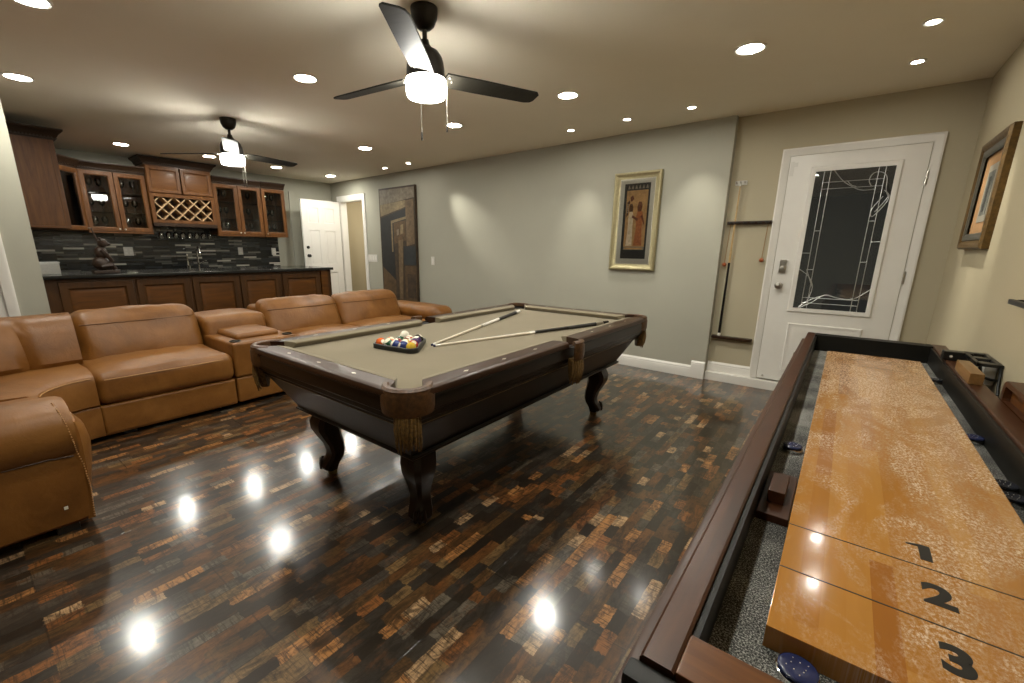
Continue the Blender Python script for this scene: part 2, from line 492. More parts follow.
# ------------------------------------------------------------------ room
H = 2.53
bm = BM(); box(bm, -8.3, .75, -3.15, 6.6, -.1, 0); struct('floor', bm, M['floor'], 'dark glossy floor of narrow distressed wood strips', sharp=0)
bm = BM(); box(bm, -8.3, .75, -3.15, 6.6, H, H + .1); struct('ceiling', bm, M['ceil'], 'flat beige painted ceiling with recessed lights', sharp=0)
bm = BM(); box(bm, .60, .75, -3.0, 5.05, 0, H); struct('wall_right', bm, M['wallwarm'], 'warm tan wall beside the shuffleboard table')
bm = BM(); box(bm, -1.12, -.36, 4.92, 5.05, 0, H); box(bm, .21, .75, 4.92, 5.05, 0, H); box(bm, -.36, .21, 4.92, 5.05, 0, .785); box(bm, -.36, .21, 4.92, 5.05, 2.015, H); struct('wall_door', bm, M['walltan'], 'beige wall behind the white glazed door')
LW = Matrix.Translation((-1.0, 4.835, 0)) @ Matrix.Rotation(-.0295, 4, 'Z')
DX0, DX1, DZ = -6.80, -6.05, 2.185     # hallway opening in long-wall coordinates
bm = BM()
box(bm, DX1, 0, 0, .12, 0, H); box(bm, -7.3, DX0, 0, .12, 0, H); box(bm, DX0, DX1, 0, .12, DZ, H)
struct('wall_long', bm, M['wall'], 'long beige wall hung with the framed picture', xf=LW)
bm = BM(); box(bm, -8.25, -8.10, .4, 5.3, 0, H); struct('wall_bar', bm, M['wall'], 'beige wall behind the bar cabinets')
bm = BM(); box(bm, -8.25, -5.40, .40, .533, 0, H); box(bm, -5.5, -5.40, -.75, .40, 2.1, H); box(bm, -5.5, -5.4, -3.0, -.75, 0, H); box(bm, -5.5, -5.40, .295, .40, 0, 2.1)
struct('wall_left', bm, M['wall'], 'beige wall end beside the bar on the left')
bm = BM(); box(bm, -5.5, .75, -3.15, -3.0, 0, H); struct('wall_back', bm, M['wall'], 'beige wall behind the camera')
# hallway beyond the opening
bm = BM(); box(bm, -8.2, -6.2, 6.35, 6.45, 0, H); box(bm, -6.55, -6.45, 5.15, 6.35, 0, H); box(bm, -8.25, -8.15, 5.3, 6.35, 0, H)
struct('wall_hallway', bm, M['wallwarm'], 'tan hallway wall seen through the open doorway')
bm = BM()
rect_frame(bm, (-7.85, 6.35, 0), (1, 0, 0), (0, 0, 1), (0, -1, 0), .95, 2.1, [(0, 0), (.07, 0), (.07, .02), (0, .02)])
struct('trim_1', bm, M['white'], 'white door casing on the hallway wall')
# casing round the hallway opening
bm = BM()
pr = [(0, 0), (.085, 0), (.085, .012), (.02, .022), (0, .018)]
rect_frame(bm, (DX0 - .085, 0, -.10), (1, 0, 0), (0, 0, 1), (0, -1, 0), DX1 - DX0 + .17, DZ + .085 + .10, pr)
box(bm, DX0 - .004, DX0 + .018, -.004, .124, 0, DZ); box(bm, DX1 - .018, DX1 + .004, -.004, .124, 0, DZ); box(bm, DX0, DX1, -.004, .124, DZ - .02, DZ)
for v in [v for v in bm.verts if v.co.z < 0]: v.co.z = 0
struct('trim_2', bm, M['white'], 'white casing around the hallway doorway', xf=LW)
# vertical casing on the bar wall, half hidden by the open door
bm = BM(); box(bm, -8.10, -8.078, 4.18, 4.27, 0, 2.3, .004); box(bm, -8.10, -8.085, 4.27, 4.30, 0, 2.3)
struct('trim_3', bm, M['wall'], 'beige casing strip on the bar wall behind the open door')

BASEP = [(0, 0), (.02, 0), (.02, .085), (.015, .095), (.017, .105), (.010, .118), (.006, .125), (0, .125)]
bm = BM(); sweep(bm, [(-o, z) for o, z in BASEP], [(DX1 + .085, 0), (-.135, 0)])
sweep(bm, [(-o, z) for o, z in [(0, 0), (.02, 0), (.02, .145), (.015, .155), (.017, .165), (.010, .176), (0, .182)]], [(-.135, 0), (0, 0)])
struct('baseboard_long', bm, M['white'], 'white moulded baseboard along the long wall', xf=LW)
bm = BM()
box(bm, -.995, .6, 4.84, 4.92, 0, .085, .004)
sweep(bm, [(-o, z + .06) for o, z in BASEP], [(-.995, 4.92), (-.602, 4.92)])
struct('baseboard_door', bm, M['white'], 'white step and baseboard below the glazed door')
bm = BM(); sweep(bm, [(o, z) for o, z in BASEP], [(.60, 4.84), (.60, -3.0)][::1] if False else [(.60, -3.0), (.60, 4.84)]); struct('baseboard_right', bm, M['white'], 'white baseboard along the right wall')

# door_1: glazed entrance door in the door wall
Y = 4.92
d1 = thing('door_1', 'white entrance door with leaded dark glass panel', None, (-.085, Y, .09), kind='structure')
bm = BM()
rect_frame(bm, (-.603, Y, -.085), (1, 0, 0), (0, 0, 1), (0, -1, 0), 1.037, 2.285, [(0, 0), (.062, 0), (.062, .014), (.05, .014), (.012, .026), (0, .022)])
for v in [v for v in bm.verts if v.co.z < .085]: v.co.z = .085
ob('casing', bm, M['white'], d1)
bm = BM()
x0, x1, z0, z1 = -.537, .368, .095, 2.135
gx0, gx1, gz0, gz1 = -.345, .195, .80, 2.0
yo = Y - .012
box(bm, x0, gx0, yo, Y + .02, z0, z1); box(bm, gx1, x1, yo, Y + .02, z0, z1)
box(bm, gx0, gx1, yo, Y + .02, z0, gz0); box(bm, gx0, gx1, yo, Y + .02, gz1, z1)
ob('door_panel', bm, M['white'], d1, sharp=0)
bm = BM()
rect_frame(bm, (gx0 - .03, yo, gz0 - .03), (1, 0, 0), (0, 0, 1), (0, -1, 0), gx1 - gx0 + .06, gz1 - gz0 + .06, [(0, 0), (.04, 0), (.04, .010), (.03, .014), (.008, .014), (0, .006)])
ob('glazing_frame', bm, M['white'], d1)
bm = BM()
for a, b2 in ((-.35, -.09), (-.07, .19)):
    pass
raised(bm, (-.35, yo, .20), (1, 0, 0), (0, 0, 1), (0, -1, 0), .54, .465, .008, .012)
rect_frame(bm, (-.35, yo, .20), (1, 0, 0), (0, 0, 1), (0, -1, 0), .54, .465, [(0, 0), (.022, 0), (.022, .011), (.006, .013)])
raised(bm, (-.31, yo - .008, .24), (1, 0, 0), (0, 0, 1), (0, -1, 0), .46, .385, .005, .03)
ob('raised_panel', bm, M['white'], d1)
bm = BM(); box(bm, gx0 - .002, gx1 + .002, Y - .002, Y + .006, gz0 - .002, gz1 + .002)
gp = ob('glass_pane', bm, M['doorglass'], d1, label='dark leaded glass pane')
# leading
bm = BM()
yl = Y - .005
def gl(pts, r=.0035, smooth=True):
    P = [(gx0 + a * (gx1 - gx0), gz0 + b * (gz1 - gz0)) for a, b in pts]
    if smooth and len(P) > 2:
        out = []
        for i in range(len(P) - 1):
            p0 = P[max(i - 1, 0)]; p1 = P[i]; p2 = P[i + 1]; p3 = P[min(i + 2, len(P) - 1)]
            for k in range(6):
                t = k / 6
                out.append(tuple(.5 * ((2 * p1[j]) + (-p0[j] + p2[j]) * t + (2 * p0[j] - 5 * p1[j] + 4 * p2[j] - p3[j]) * t * t + (-p0[j] + 3 * p1[j] - 3 * p2[j] + p3[j]) * t ** 3) for j in (0, 1)))
        P = out + [P[-1]]
    tube(bm, [(a, yl, b) for a, b in P], r, 6)
for a in (.13, .21, .79, .87): gl([(a, 0), (a, 1)], .003)
for b in (.05, .09, .87, .915): gl([(.13, b), (.87, b)], .003)
for a, b in (((0, .42), (.13, .42)), ((.13, .58), (.21, .58)), ((.13, .30), (.21, .30)), ((.87, .50), (1, .50)), ((.79, .64), (.87, .64)), ((.79, .36), (.87, .36))): gl([a, b], .003)
gl([(.06, 0.0), (.25, .05), (.42, .115), (.60, .10), (.80, .10), (1, .18)]); gl([(.10, .02), (.26, .08), (.42, .115)])
gl([(.02, .30), (.16, .25), (.24, .17), (.20, .06)]); gl([(.12, .30), (.19, .22), (.24, .17)])
gl([(.24, 1.0), (.36, .93), (.46, .89), (.62, .85), (.78, .85)]); gl([(.44, .915), (.5, .885), (.56, .875)])
gl([(.74, .87), (.70, .91), (.74, .955), (.84, .955), (.90, .92), (.92, .84), (.97, .79)]); gl([(.90, .84), (.97, .80), (.93, .74), (.82, .67), (.80, .72), (.90, .80)])
gl([(.84, .70), (.92, .76), (.96, .80)])
ob('leading', bm, M['silver'], gp)
bm = BM(); polyplate(bm, [(a * .54 - .345, b * 1.2 + .80) for a, b in ((.88, .86), (.93, .875), (.98, .825), (.94, .81))], (0, yl, 0), (1, 0, 0), (0, 0, 1), (0, -1, 0), -.001, .001); ob('jewel', bm, M['black'], gp)
kb = BM(); box(kb, -.492, -.438, yo - .022, yo, 1.125, 1.245, .006); kl = ob('keypad_lock', kb, M['steel'], d1, label='nickel keypad lock')
kb = BM(); lathe(kb, [(.026, 0), (.026, .004), (.02, .006), (.019, .011), (0.001, .012)], (-.465, yo - .022, 1.16), 16, (0, -1, 0)); ob('thumb_turn', kb, M['steel'], kl)
kb = BM(); lathe(kb, [(.032, 0), (.032, .006), (.012, .012), (.012, .03), (.025, .038), (.03, .05), (.026, .062), (.001, .066)], (-.473, yo, 1.005), 20, (0, -1, 0)); ob('door_knob', kb, M['steel'], d1, label='round nickel knob')
for z in (1.88, 1.116, .35):
    kb = BM(); tube(kb, [(.374, Y - .02, z - .05), (.374, Y - .02, z + .05)], .007, 8); box(kb, .368, .40, Y - .014, Y - .012, z - .048, z + .048); ob('hinge', kb, M['steel'], d1)
kb = BM(); box(kb, -.528, -.50, yo - .004, yo, 1.97, 2.09); box(kb, -.50, -.475, yo - .003, yo, 2.045, 2.08); ob('top_latch', kb, M['plate'], d1)
kb = BM(); lathe(kb, [(.009, 0), (.009, .012), (.001, .016)], (-.487, yo, .125), 10, (0, -1, 0)); ob('door_stop', kb, M['steel'], d1)

# door_2: six panel door standing open at the hallway
def six_panel(name, label, xf, w, h, loc):
    d = thing(name, label, None, loc, kind='structure')
    bm = BM()
    # leaf in local coordinates: u 0..w, face towards +n at 0
    sl, mid = .115, .10
    cols = [(sl, (w - mid) / 2), ((w + mid) / 2, w - sl)]
    rows = [(.24, .85), (.99, 1.62), (1.74, h - .13)]
    us = [0, cols[0][0], cols[0][1], cols[1][0], cols[1][1], w]; zs = [0, *[q for r in rows for q in r], h]
    for i in range(5):
        for j in range(7):
            if i in (1, 3) and j in (1, 3, 5): continue
            slab(bm, (us[i], 0, zs[j]), (1, 0, 0), (0, 0, 1), (0, 1, 0), us[i + 1] - us[i], zs[j + 1] - zs[j], .035)
    bmesh.ops.remove_doubles(bm, verts=bm.verts, dist=1e-5)
    ob('door_panel', bm, M['white'], d, xf=xf, sharp=0)
    for c in cols:
        for r in rows:
            b2 = BM()
            slab(b2, (c[0], .008, r[0]), (1, 0, 0), (0, 0, 1), (0, 1, 0), c[1] - c[0], r[1] - r[0], .018)
            rect_frame(b2, (c[0], 0, r[0]), (1, 0, 0), (0, 0, 1), (0, -1, 0), c[1] - c[0], r[1] - r[0], [(0, -.008), (.018, -.008), (.004, 0), (0, 0)])
            raised(b2, (c[0] + .03, .008, r[0] + .03), (1, 0, 0), (0, 0, 1), (0, -1, 0), c[1] - c[0] - .06, r[1] - r[0] - .06, .007, .02)
            ob('raised_panel', b2, M['white'], d, xf=xf)
    return d
# hinge at the hallway opening, leaf lies along the bar wall (its face looks to +x)
hx, hy = -7.77, 5.00
XF = Matrix.Translation((hx, hy - .78, .012)) @ Matrix.Rotation(R(90), 4, 'Z') @ Matrix.Scale(1, 4)
d2 = six_panel('door_2', 'white six panel door standing open beside the hallway doorway', XF, .77, 2.15, (hx, hy, 0))
for z, r, nm in ((1.17, .028, 'door_knob'), (1.32, .026, 'deadbolt')):
    kb = BM()
    if nm == 'door_knob': lathe(kb, [(.03, 0), (.03, .006), (.012, .012), (.012, .03), (.026, .04), (.028, .052), (.001, .064)], (hx, hy - .78 + .07, z), 14, (1, 0, 0))
    else: lathe(kb, [(.028, 0), (.028, .012), (.02, .018), (.001, .02)], (hx, hy - .78 + .07, z), 14, (1, 0, 0))
    ob(nm, kb, M['black'], d2)
# door_3 in the left wall, only its casing and edge in view
d3 = thing('door_3', 'white door in the wall beside the sofa corner', None, (-5.4, -.2, 0), kind='structure')
bm = BM(); rect_frame(bm, (-5.40, -.735 , -.08), (0, 1, 0), (0, 0, 1), (1, 0, 0), 1.085, 2.24, [(0, 0), (.07, 0), (.07, .012), (.02, .022), (0, .018)])
for v in [v for v in bm.verts if v.co.z < 0]: v.co.z = 0
ob('casing', bm, M['white'], d3)
bm = BM(); box(bm, -5.45, -5.41, -.70, .282, .01, 2.085); ob('door_panel', bm, M['white'], d3)
kb = BM(); lathe(kb, [(.03, 0), (.03, .006), (.012, .012), (.012, .03), (.028, .045), (.001, .06)], (-5.41, .215, 1.03), 14, (1, 0, 0)); ob('door_knob', kb, M['black'], d3)

# ------------------------------------------------------------------ wall things
def wall_frame(p, u, n):  # returns slab-friendly axes
    return Vector(p), Vector(u), Vector((0, 0, 1)), Vector(n)
LWu = Vector((math.cos(.0295), -math.sin(.0295), 0)); LWn = Vector((-math.sin(.0295), -math.cos(.0295), 0)); V3 = Vector((0, 0, 1))
def LP(x, z, off=0): # point on long wall by world x
    t = (x + 1.0) / LWu.x
    return Vector((-1.0, 4.835, 0)) + LWu * t + LWn * off + V3 * z

# framed Egyptian style picture
t = thing('framed_picture', 'gold framed tall picture of two standing ancient figures on the long wall', 'picture', LP(-1.885, 1.1))
p0 = LP(-2.145, 1.10); w, h = .52, 1.03
bm = BM(); rect_frame(bm, p0, LWu, V3, LWn, w, h, [(0, 0), (.066, 0), (.066, .018), (.05, .022), (.02, .045), (.008, .045), (0, .036)]); ob('frame', bm, M['goldframe'], t)
bm = BM(); slab(bm, p0 + LWu * .06 + V3 * .06, LWu, V3, LWn, w - .12, h - .12, .012); ob('mat_board', bm, M['matboard'], t)
q = p0 + LWu * .118 + V3 * .125 + LWn * .012
bm = BM()
slab(bm, q, LWu, V3, LWn, .285, .79, .002, 0)
slab(bm, q + LWu * .03 + V3 * .13 + LWn * .002, LWu, V3, LWn, .235, .59, .001, 1)
def fig(pts, mi, o=.003): polyplate(bm, pts, q, LWu, V3, LWn, o, o + .001, mi)
for i in range(6): fig([(.035 + i * .04, .735), (.065 + i * .04, .735), (.05 + i * .04, .775)], 4, .002)
fig([(.03, .095), (.265, .095), (.265, .13), (.03, .13)], 4, .002); fig([(.04, .10), (.25, .10), (.25, .12), (.04, .12)], 1, .003)
# two robed figures (generic silhouettes)
fig([(.055, .14), (.125, .14), (.118, .36), (.122, .45), (.108, .50), (.075, .50), (.062, .44), (.066, .34)], 2)
fig([(.072, .50), (.11, .50), (.112, .55), (.098, .585), (.07, .575), (.066, .53)], 3)
fig([(.06, .47), (.035, .44), (.05, .56), (.075, .59), (.07, .62), (.04, .60)], 3, .004)
fig([(.14, .14), (.235, .14), (.222, .34), (.232, .43), (.215, .50), (.165, .50), (.15, .43), (.16, .32)], 5)
fig([(.165, .50), (.205, .50), (.215, .56), (.20, .60), (.172, .60), (.158, .55)], 6)
fig([(.105, .44), (.17, .40), (.175, .425), (.11, .465)], 6, .0045)
fig([(.20, .45), (.245, .36), (.252, .37), (.222, .47)], 6, .0045)
fig([(.085, .60), (.115, .63), (.10, .67), (.07, .65)], 6, .004)
for i in range(5): fig([(.04, .49 + i * .02), (.062, .49 + i * .02), (.062, .50 + i * .02), (.04, .50 + i * .02)], 4, .005)
ob('picture', bm, [plain('papyrus_black', '#26221d', .7), plain('papyrus_tan', '#c79a62', .8, 0, .25, 25), plain('fig_linen', '#ecd6b2', .8, 0, .2, 40), plain('fig_umber', '#5c3a20', .8, 0, .3, 40),
                  plain('fig_grey', '#8d8573', .8, 0, .3, 60), plain('fig_ochre', '#b56c3c', .8, 0, .25, 40), plain('fig_brown', '#6e3d22', .8, 0, .3, 40)], t, sharp=0)
bm = BM(); slab(bm, p0 + LWu * .072 + V3 * .072 + LWn * .017, LWu, V3, LWn, w - .144, h - .144, .002); ob('glass', bm, M['cabglass'], t)

# tall dark abstract canvas
t = thing('abstract_painting', 'tall dark brown abstract canvas leaning on the long wall behind the sofa', 'painting', LP(-6.0, .40))
p0 = LP(-6.48, .40); w, h = .95, 1.90
cols = [plain('paint_umber', '#3a2d1f', .6, 0, .4, 12), plain('paint_black', '#1d1d1c', .6, 0, .3, 10), plain('paint_tan', '#64523a', .6, 0, .3, 14), plain('paint_brown', '#4e3c26', .6, 0, .35, 16),
        plain('paint_grey', '#6f6555', .6, 0, .35, 18), plain('paint_char', '#26292a', .6, 0, .3, 10), plain('paint_sand', '#77684c', .6, 0, .3, 20)]
bm = BM(); slab(bm, p0, LWu, V3, LWn, w, h, .05, 0, .004)
def pp(pts, mi, o): polyplate(bm, [(a * w, b * h) for a, b in pts], p0 + LWn * .05, LWu, V3, LWn, o * .0007, o * .0007 + .0008, mi)
pp([(.03, .86), (.99, .90), (.99, .985), (.03, .985)], 4, 0); pp([(.03, .86), (.75, .885), (.75, .83), (.03, .76)], 6, 1)
pp([(.03, .745), (.75, .82), (.75, .60), (.40, .60), (.40, .20), (.03, .32)], 1, 2); pp([(.03, .31), (.40, .21), (.40, .02), (.03, .02)], 3, 1)
pp([(.75, .88), (.97, .89), (.97, .52), (.75, .50)], 2, 3); pp([(.33, .72), (.75, .75), (.75, .73), (.37, .70), (.37, .45), (.33, .45)], 6, 4)
pp([(.40, .70), (.74, .72), (.74, .55), (.40, .52)], 3, 3); pp([(.52, .55), (.66, .56), (.60, .03), (.50, .03)], 2, 5); pp([(.66, .50), (.99, .50), (.99, .34), (.66, .34)], 5, 6)
pp([(.68, .33), (.99, .33), (.99, .02), (.68, .02)], 3, 4); pp([(.74, .26), (.97, .26), (.97, .05), (.74, .05)], 0, 5); pp([(.44, .50), (.51, .50), (.49, .05), (.42, .05)], 0, 6)
pp([(.60, .68), (.68, .69), (.67, .61), (.59, .60)], 6, 7); pp([(.49, .64), (.55, .65), (.55, .60), (.49, .59)], 4, 7)
ob('canvas', bm, cols, t, sharp=0)

# picture on the right wall
t = thing('framed_picture', 'square dark gold framed picture on the right wall near the corner', 'picture', (.6, 4.0, 1.34))
a, b_, c = Vector((.6, 4.33, 1.34)), Vector((0, -1, 0)), Vector((-1, 0, 0))
bm = BM(); rect_frame(bm, a, b_, V3, c, .66, .65, [(0, 0), (.09, 0), (.09, .012), (.075, .016), (.05, .03), (.03, .042), (.01, .042), (0, .03)]); ob('frame', bm, M['antique'], t)
bm = BM(); rect_frame(bm, a + b_ * .05 + V3 * .05 + c * .02, b_, V3, c, .56, .55, [(0, 0), (.035, 0), (.045, .004), (.03, .014), (.005, .014)]); ob('inner_frame', bm, M['pewter'], t)
bm = BM(); slab(bm, a + b_ * .085 + V3 * .085, b_, V3, c, .49, .48, .012); ob('mat_board', bm, M['tan'], t)
bm = BM(); slab(bm, a + b_ * .22 + V3 * .16 + c * .012, b_, V3, c, .22, .33, .002, 0); slab(bm, a + b_ * .25 + V3 * .20 + c * .014, b_, V3, c, .16, .25, .001, 1)
slab(bm, a + b_ * .29 + V3 * .22 + c * .015, b_, V3, c, .05, .20, .001, 2)
ob('print', bm, [plain('print_grey', '#9a9383', .7), plain('print_blue', '#6b6c63', .7, 0, .4, 30), plain('print_ink', '#3a3a36', .7, 0, .3, 50)], t, sharp=0)

# black hook bar on the right wall
t = thing('wall_bracket', 'thin black bar mounted on the right wall below the picture', 'bracket', (.6, 2.8, 1.12))
bm = BM(); box(bm, .545, .565, 2.40, 2.76, 1.115, 1.135, .004); ob('bar', bm, M['blackplastic'], t)
for y in (2.46, 2.70):
    bm = BM(); box(bm, .56, .60, y - .012, y + .012, 1.112, 1.138, .003); ob('mount', bm, M['blackplastic'], t)

# switches and outlets
def plate(name, label, p, u, n, w, h, nsw, kind='toggle', group=None):
    t = thing(name, label, 'light switch' if kind != 'outlet' else 'outlet', Vector(p), group)
    p, u, n = Vector(p), Vector(u), Vector(n)
    bm = BM(); slab(bm, p, u, V3, n, w, h, .006, 0, .002); ob('cover_plate', bm, M['plate'], t)
    for i in range(nsw):
        cx = w * (i + .5) / nsw
        bm = BM()
        if kind == 'outlet':
            for zz in (.28, .62): slab(bm, p + u * (cx - .014) + V3 * (h * zz - .008) + n * .006, u, V3, n, .028, .026, .002, 0, .0008)
            ob('socket', bm, M['white'], t)
        else:
            slab(bm, p + u * (cx - .016) + V3 * (h * .22) + n * .006, u, V3, n, .032, h * .56, .004, 0, .001); ob('rocker', bm, M['white'], t)
plate('light_switch', 'wide white switch plate between the hallway doorway and the dark painting', LP(-6.98, 1.07), LWu, LWn, .30, .13, 4)
plate('light_switch', 'single white switch plate right of the dark painting', LP(-5.225, 1.06), LWu, LWn, .075, .13, 1)
for i, (y, z, lb) in enumerate(((1.675, 1.185, 'white outlet plate on the mosaic beside the bronze statue'), (3.205, 1.19, 'white outlet plate on the mosaic right of the faucet'), (3.765, 1.185, 'white outlet plate at the right end of the mosaic'))):
    plate('wall_outlet', lb, (-8.088, y, z), (0, 1, 0), (1, 0, 0), .075 if i != 0 else .11, .12, 1 if i else 2, 'outlet')

# cue rack beside the door
t = thing('cue_rack', 'dark wooden wall cue rack with cue holes and bottom shelf', 'cue rack', (-.79, 4.92, .44))
bm = BM()
box(bm, -.975, -.602, 4.875, 4.92, 1.565, 1.595, .006)
ob('top_holder', bm, M['rack'], t)
for i in range(6):
    bm = BM(); lathe(bm, [(.013, 0), (.018, .001), (.018, .010), (.013, .011)], (-.94 + i * .06, 4.868, 1.575), 10, (0, 0, 1)); ob('clip', bm, M['black'], t)
bm = BM(); prism(bm, [(-.985, 4.92), (-.985, 4.862), (-.97, 4.85), (-.635, 4.85), (-.62, 4.862), (-.62, 4.92)], .445, .47)
bmesh.ops.bevel(bm, geom=bm.edges[:], offset=.004, segments=2, affect='EDGES'); ob('bottom_shelf', bm, M['rack'], t)
t = thing('cue_clip', 'clear white wall clip above the cue rack', 'clip', (-.9, 4.92, 1.945))
bm = BM(); box(bm, -.955, -.855, 4.905, 4.92, 1.925, 1.965, .004); ob('plate', bm, M['plate'], t)
for i in range(3):
    bm = BM(); tube(bm, [(-.94 + i * .035, 4.908, 1.945), (-.94 + i * .035, 4.88, 1.94), (-.94 + i * .035, 4.872, 1.955)], .005, 8); ob('hook', bm, M['steel'], t)
# standing cue
t = thing('pool_cue', 'upright pool cue with black butt standing in the wall rack', 'pool cue', (-.915, 4.882, .47))
A, B = Vector((-.918, 4.884, .472)), Vector((-.906, 4.885, 1.935))
def seg(a, b, r0, r1, mat, nm, par, n=12):
    bm = BM(); tube(bm, [A.lerp(B, a), A.lerp(B, b)], [r0, r1], n); return ob(nm, bm, mat, par)
seg(.0, .02, .0145, .0145, M['ivory'], 'bumper', t); seg(.02, .50, .0136, .0098, M['butt'], 'butt', t); seg(.50, .985, .0096, .0056, M['mapledark'], 'shaft', t); seg(.985, 1, .0056, .0052, M['ivory'], 'ferrule', t)
for x, z0, z1, lb in ((-.955, 1.185, 1.565, 'brown chalk ball hanging on a cord at the rack end near the wall corner'), (-.642, 1.235, 1.565, 'brown chalk ball hanging on a cord at the rack end near the door')):
    t = thing('chalk_holder', lb, 'chalk holder', (x, 4.85, z0), 'chalk balls hanging from the cue rack')
    bm = BM(); bmesh.ops.create_uvsphere(bm, u_segments=14, v_segments=10, radius=.02, matrix=Matrix.Translation((x, 4.888, z0))); ob('ball', bm, M['orangeball'], t)
    bm = BM(); tube(bm, [(x, 4.888, z0 + .015), (x + .012, 4.885, z1)], .003, 6); ob('cord', bm, M['cord'], t)

# ------------------------------------------------------------------ pool table
PX, PY = -1.855, 2.255; HX, HY = .675, 1.285; ZT = .80
pt = thing('pool_table', 'dark mahogany pool table with tan cloth and carved cabriole legs', 'pool table', (PX, PY, 0))
def rail(name, a, b, nrm, mat, cut0, cut1):
    """a->b outer edge in plan; nrm inward"""
    a, b, nrm = Vector(a), Vector(b), Vector(nrm); d = (b - a).normalized()
    prof = [(.006, .767), (.001, .770), (.0, .782), (.004, .793), (.014, .799), (.026, ZT), (.098, ZT), (.098, .735), (.02, .735), (.02, .767)]
    bm = BM(); rings = []
    for p, s in ((a, 1), (b, -1)):
        ex = (.058 if (cut0 if s > 0 else cut1) > .03 else .016)
        rings.append([bm.verts.new((p.x + nrm.x * o + d.x * s * ex * max(0, (o - .03) / .068), p.y + nrm.y * o + d.y * s * ex * max(0, (o - .03) / .068), z)) for o, z in prof])
    skin(bm, rings)
    r = ob('rail', bm, mat, pt)
    cp = [(.099, .757), (.099, ZT + .001), (.105, ZT + .001), (.142, .793), (.146, .787), (.125, .757)]
    bm = BM(); rings = []
    for p, s, c in ((a, 1, cut0), (b, -1, cut1)):
        ex = (.058 if c > .03 else .016)
        rings.append([bm.verts.new((p.x + nrm.x * o + d.x * s * (ex + c * (o - .099) / .047), p.y + nrm.y * o + d.y * s * (ex + c * (o - .099) / .047), z)) for o, z in cp])
    skin(bm, rings); ob('cushion', bm, M['cloth'], r, label='tan cloth cushion')
    L = (b - a).length
    return r, a, d, nrm, L
x0, x1, y0, y1 = PX - HX, PX + HX, PY - HY, PY + HY
CC, SG = .118, .062
rails = []
for nm, a, b, n_, mt, c0, c1 in (
    ('e', (x0 + CC, y0), (x1 - CC, y0), (0, 1), M['poolrailx'], .045, .045), ('e', (x1 - CC, y1), (x0 + CC, y1), (0, -1), M['poolrailx'], .045, .045),
    ('s', (x1, y0 + CC), (x1, PY - SG), (-1, 0), M['poolrail'], .045, .02), ('s', (x1, PY + SG), (x1, y1 - CC), (-1, 0), M['poolrail'], .02, .045),
    ('s', (x0, y1 - CC), (x0, PY + SG), (1, 0), M['poolrail'], .045, .02), ('s', (x0, PY - SG), (x0, y0 + CC), (1, 0), M['poolrail'], .02, .045)):
    r, a, d, n2, L = rail('rail', a, b, n_, mt, c0, c1)
    for k in (1, 2, 3):
        c = a + d * (L * k / 4) + n2 * .055
        bm = BM(); pts = [(c.x + d.x * s * .017 + n2.x * q * .008, c.y + d.y * s * .017 + n2.y * q * .008) for s, q in ((1, 0), (0, 1), (-1, 0), (0, -1))]
        prism(bm, pts, ZT - .001, ZT + .0008); ob('sight', bm, M['sight'], r)
# rounded corner and side castings are leather; slate bed and cloth
bm = BM(); box(bm, x0 + .095, x1 - .095, y0 + .095, y1 - .095, .725, .760)
ob('cloth_bed', bm, M['cloth'], pt, label='tan cloth playing surface', sharp=0)
# apron mouldings below the rails
AP = [(.018, .768), (.014, .764), (.014, .758), (.010, .752), (.010, .700), (.016, .694), (.022, .694), (.026, .668), (.040, .655), (.042, .643), (.058, .632), (.066, .618), (.085, .612), (.11, .612), (.11, .734), (.03, .734), (.03, .768)]
path = []
RC = .098
for cx, cy, a0 in ((x0 + RC, y0 + RC, 180), (x1 - RC, y0 + RC, 270), (x1 - RC, y1 - RC, 0), (x0 + RC, y1 - RC, 90)):
    path += [(cx + RC * math.cos(R(a0 + 15 * q)), cy + RC * math.sin(R(a0 + 15 * q))) for q in range(7)]
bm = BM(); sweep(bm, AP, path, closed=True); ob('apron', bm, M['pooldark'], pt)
bm = BM(); sweep(bm, [(.0565, .636), (.0545, .633), (.0605, .6285), (.063, .631)], path, closed=True); ob('trim_bead', bm, M['brass'], pt)
# sloped body
bm = BM()
def loop(ix, iy, z): return [bm.verts.new((x0 + ix, y0 + iy, z)), bm.verts.new((x1 - ix, y0 + iy, z)), bm.verts.new((x1 - ix, y1 - iy, z)), bm.verts.new((x0 + ix, y1 - iy, z))]
skin(bm, [loop(.085, .075, .615), loop(.185, .175, .435), loop(.185, .175, .425)])
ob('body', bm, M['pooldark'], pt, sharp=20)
path = [(x0, y0), (x1, y0), (x1, y1), (x0, y1)]
bm = BM(); sweep(bm, [(.178, .43), (.170, .424), (.170, .416), (.178, .408), (.20, .405), (.26, .405), (.26, .43)], path, closed=True); ob('base_moulding', bm, M['pooldark'], pt)
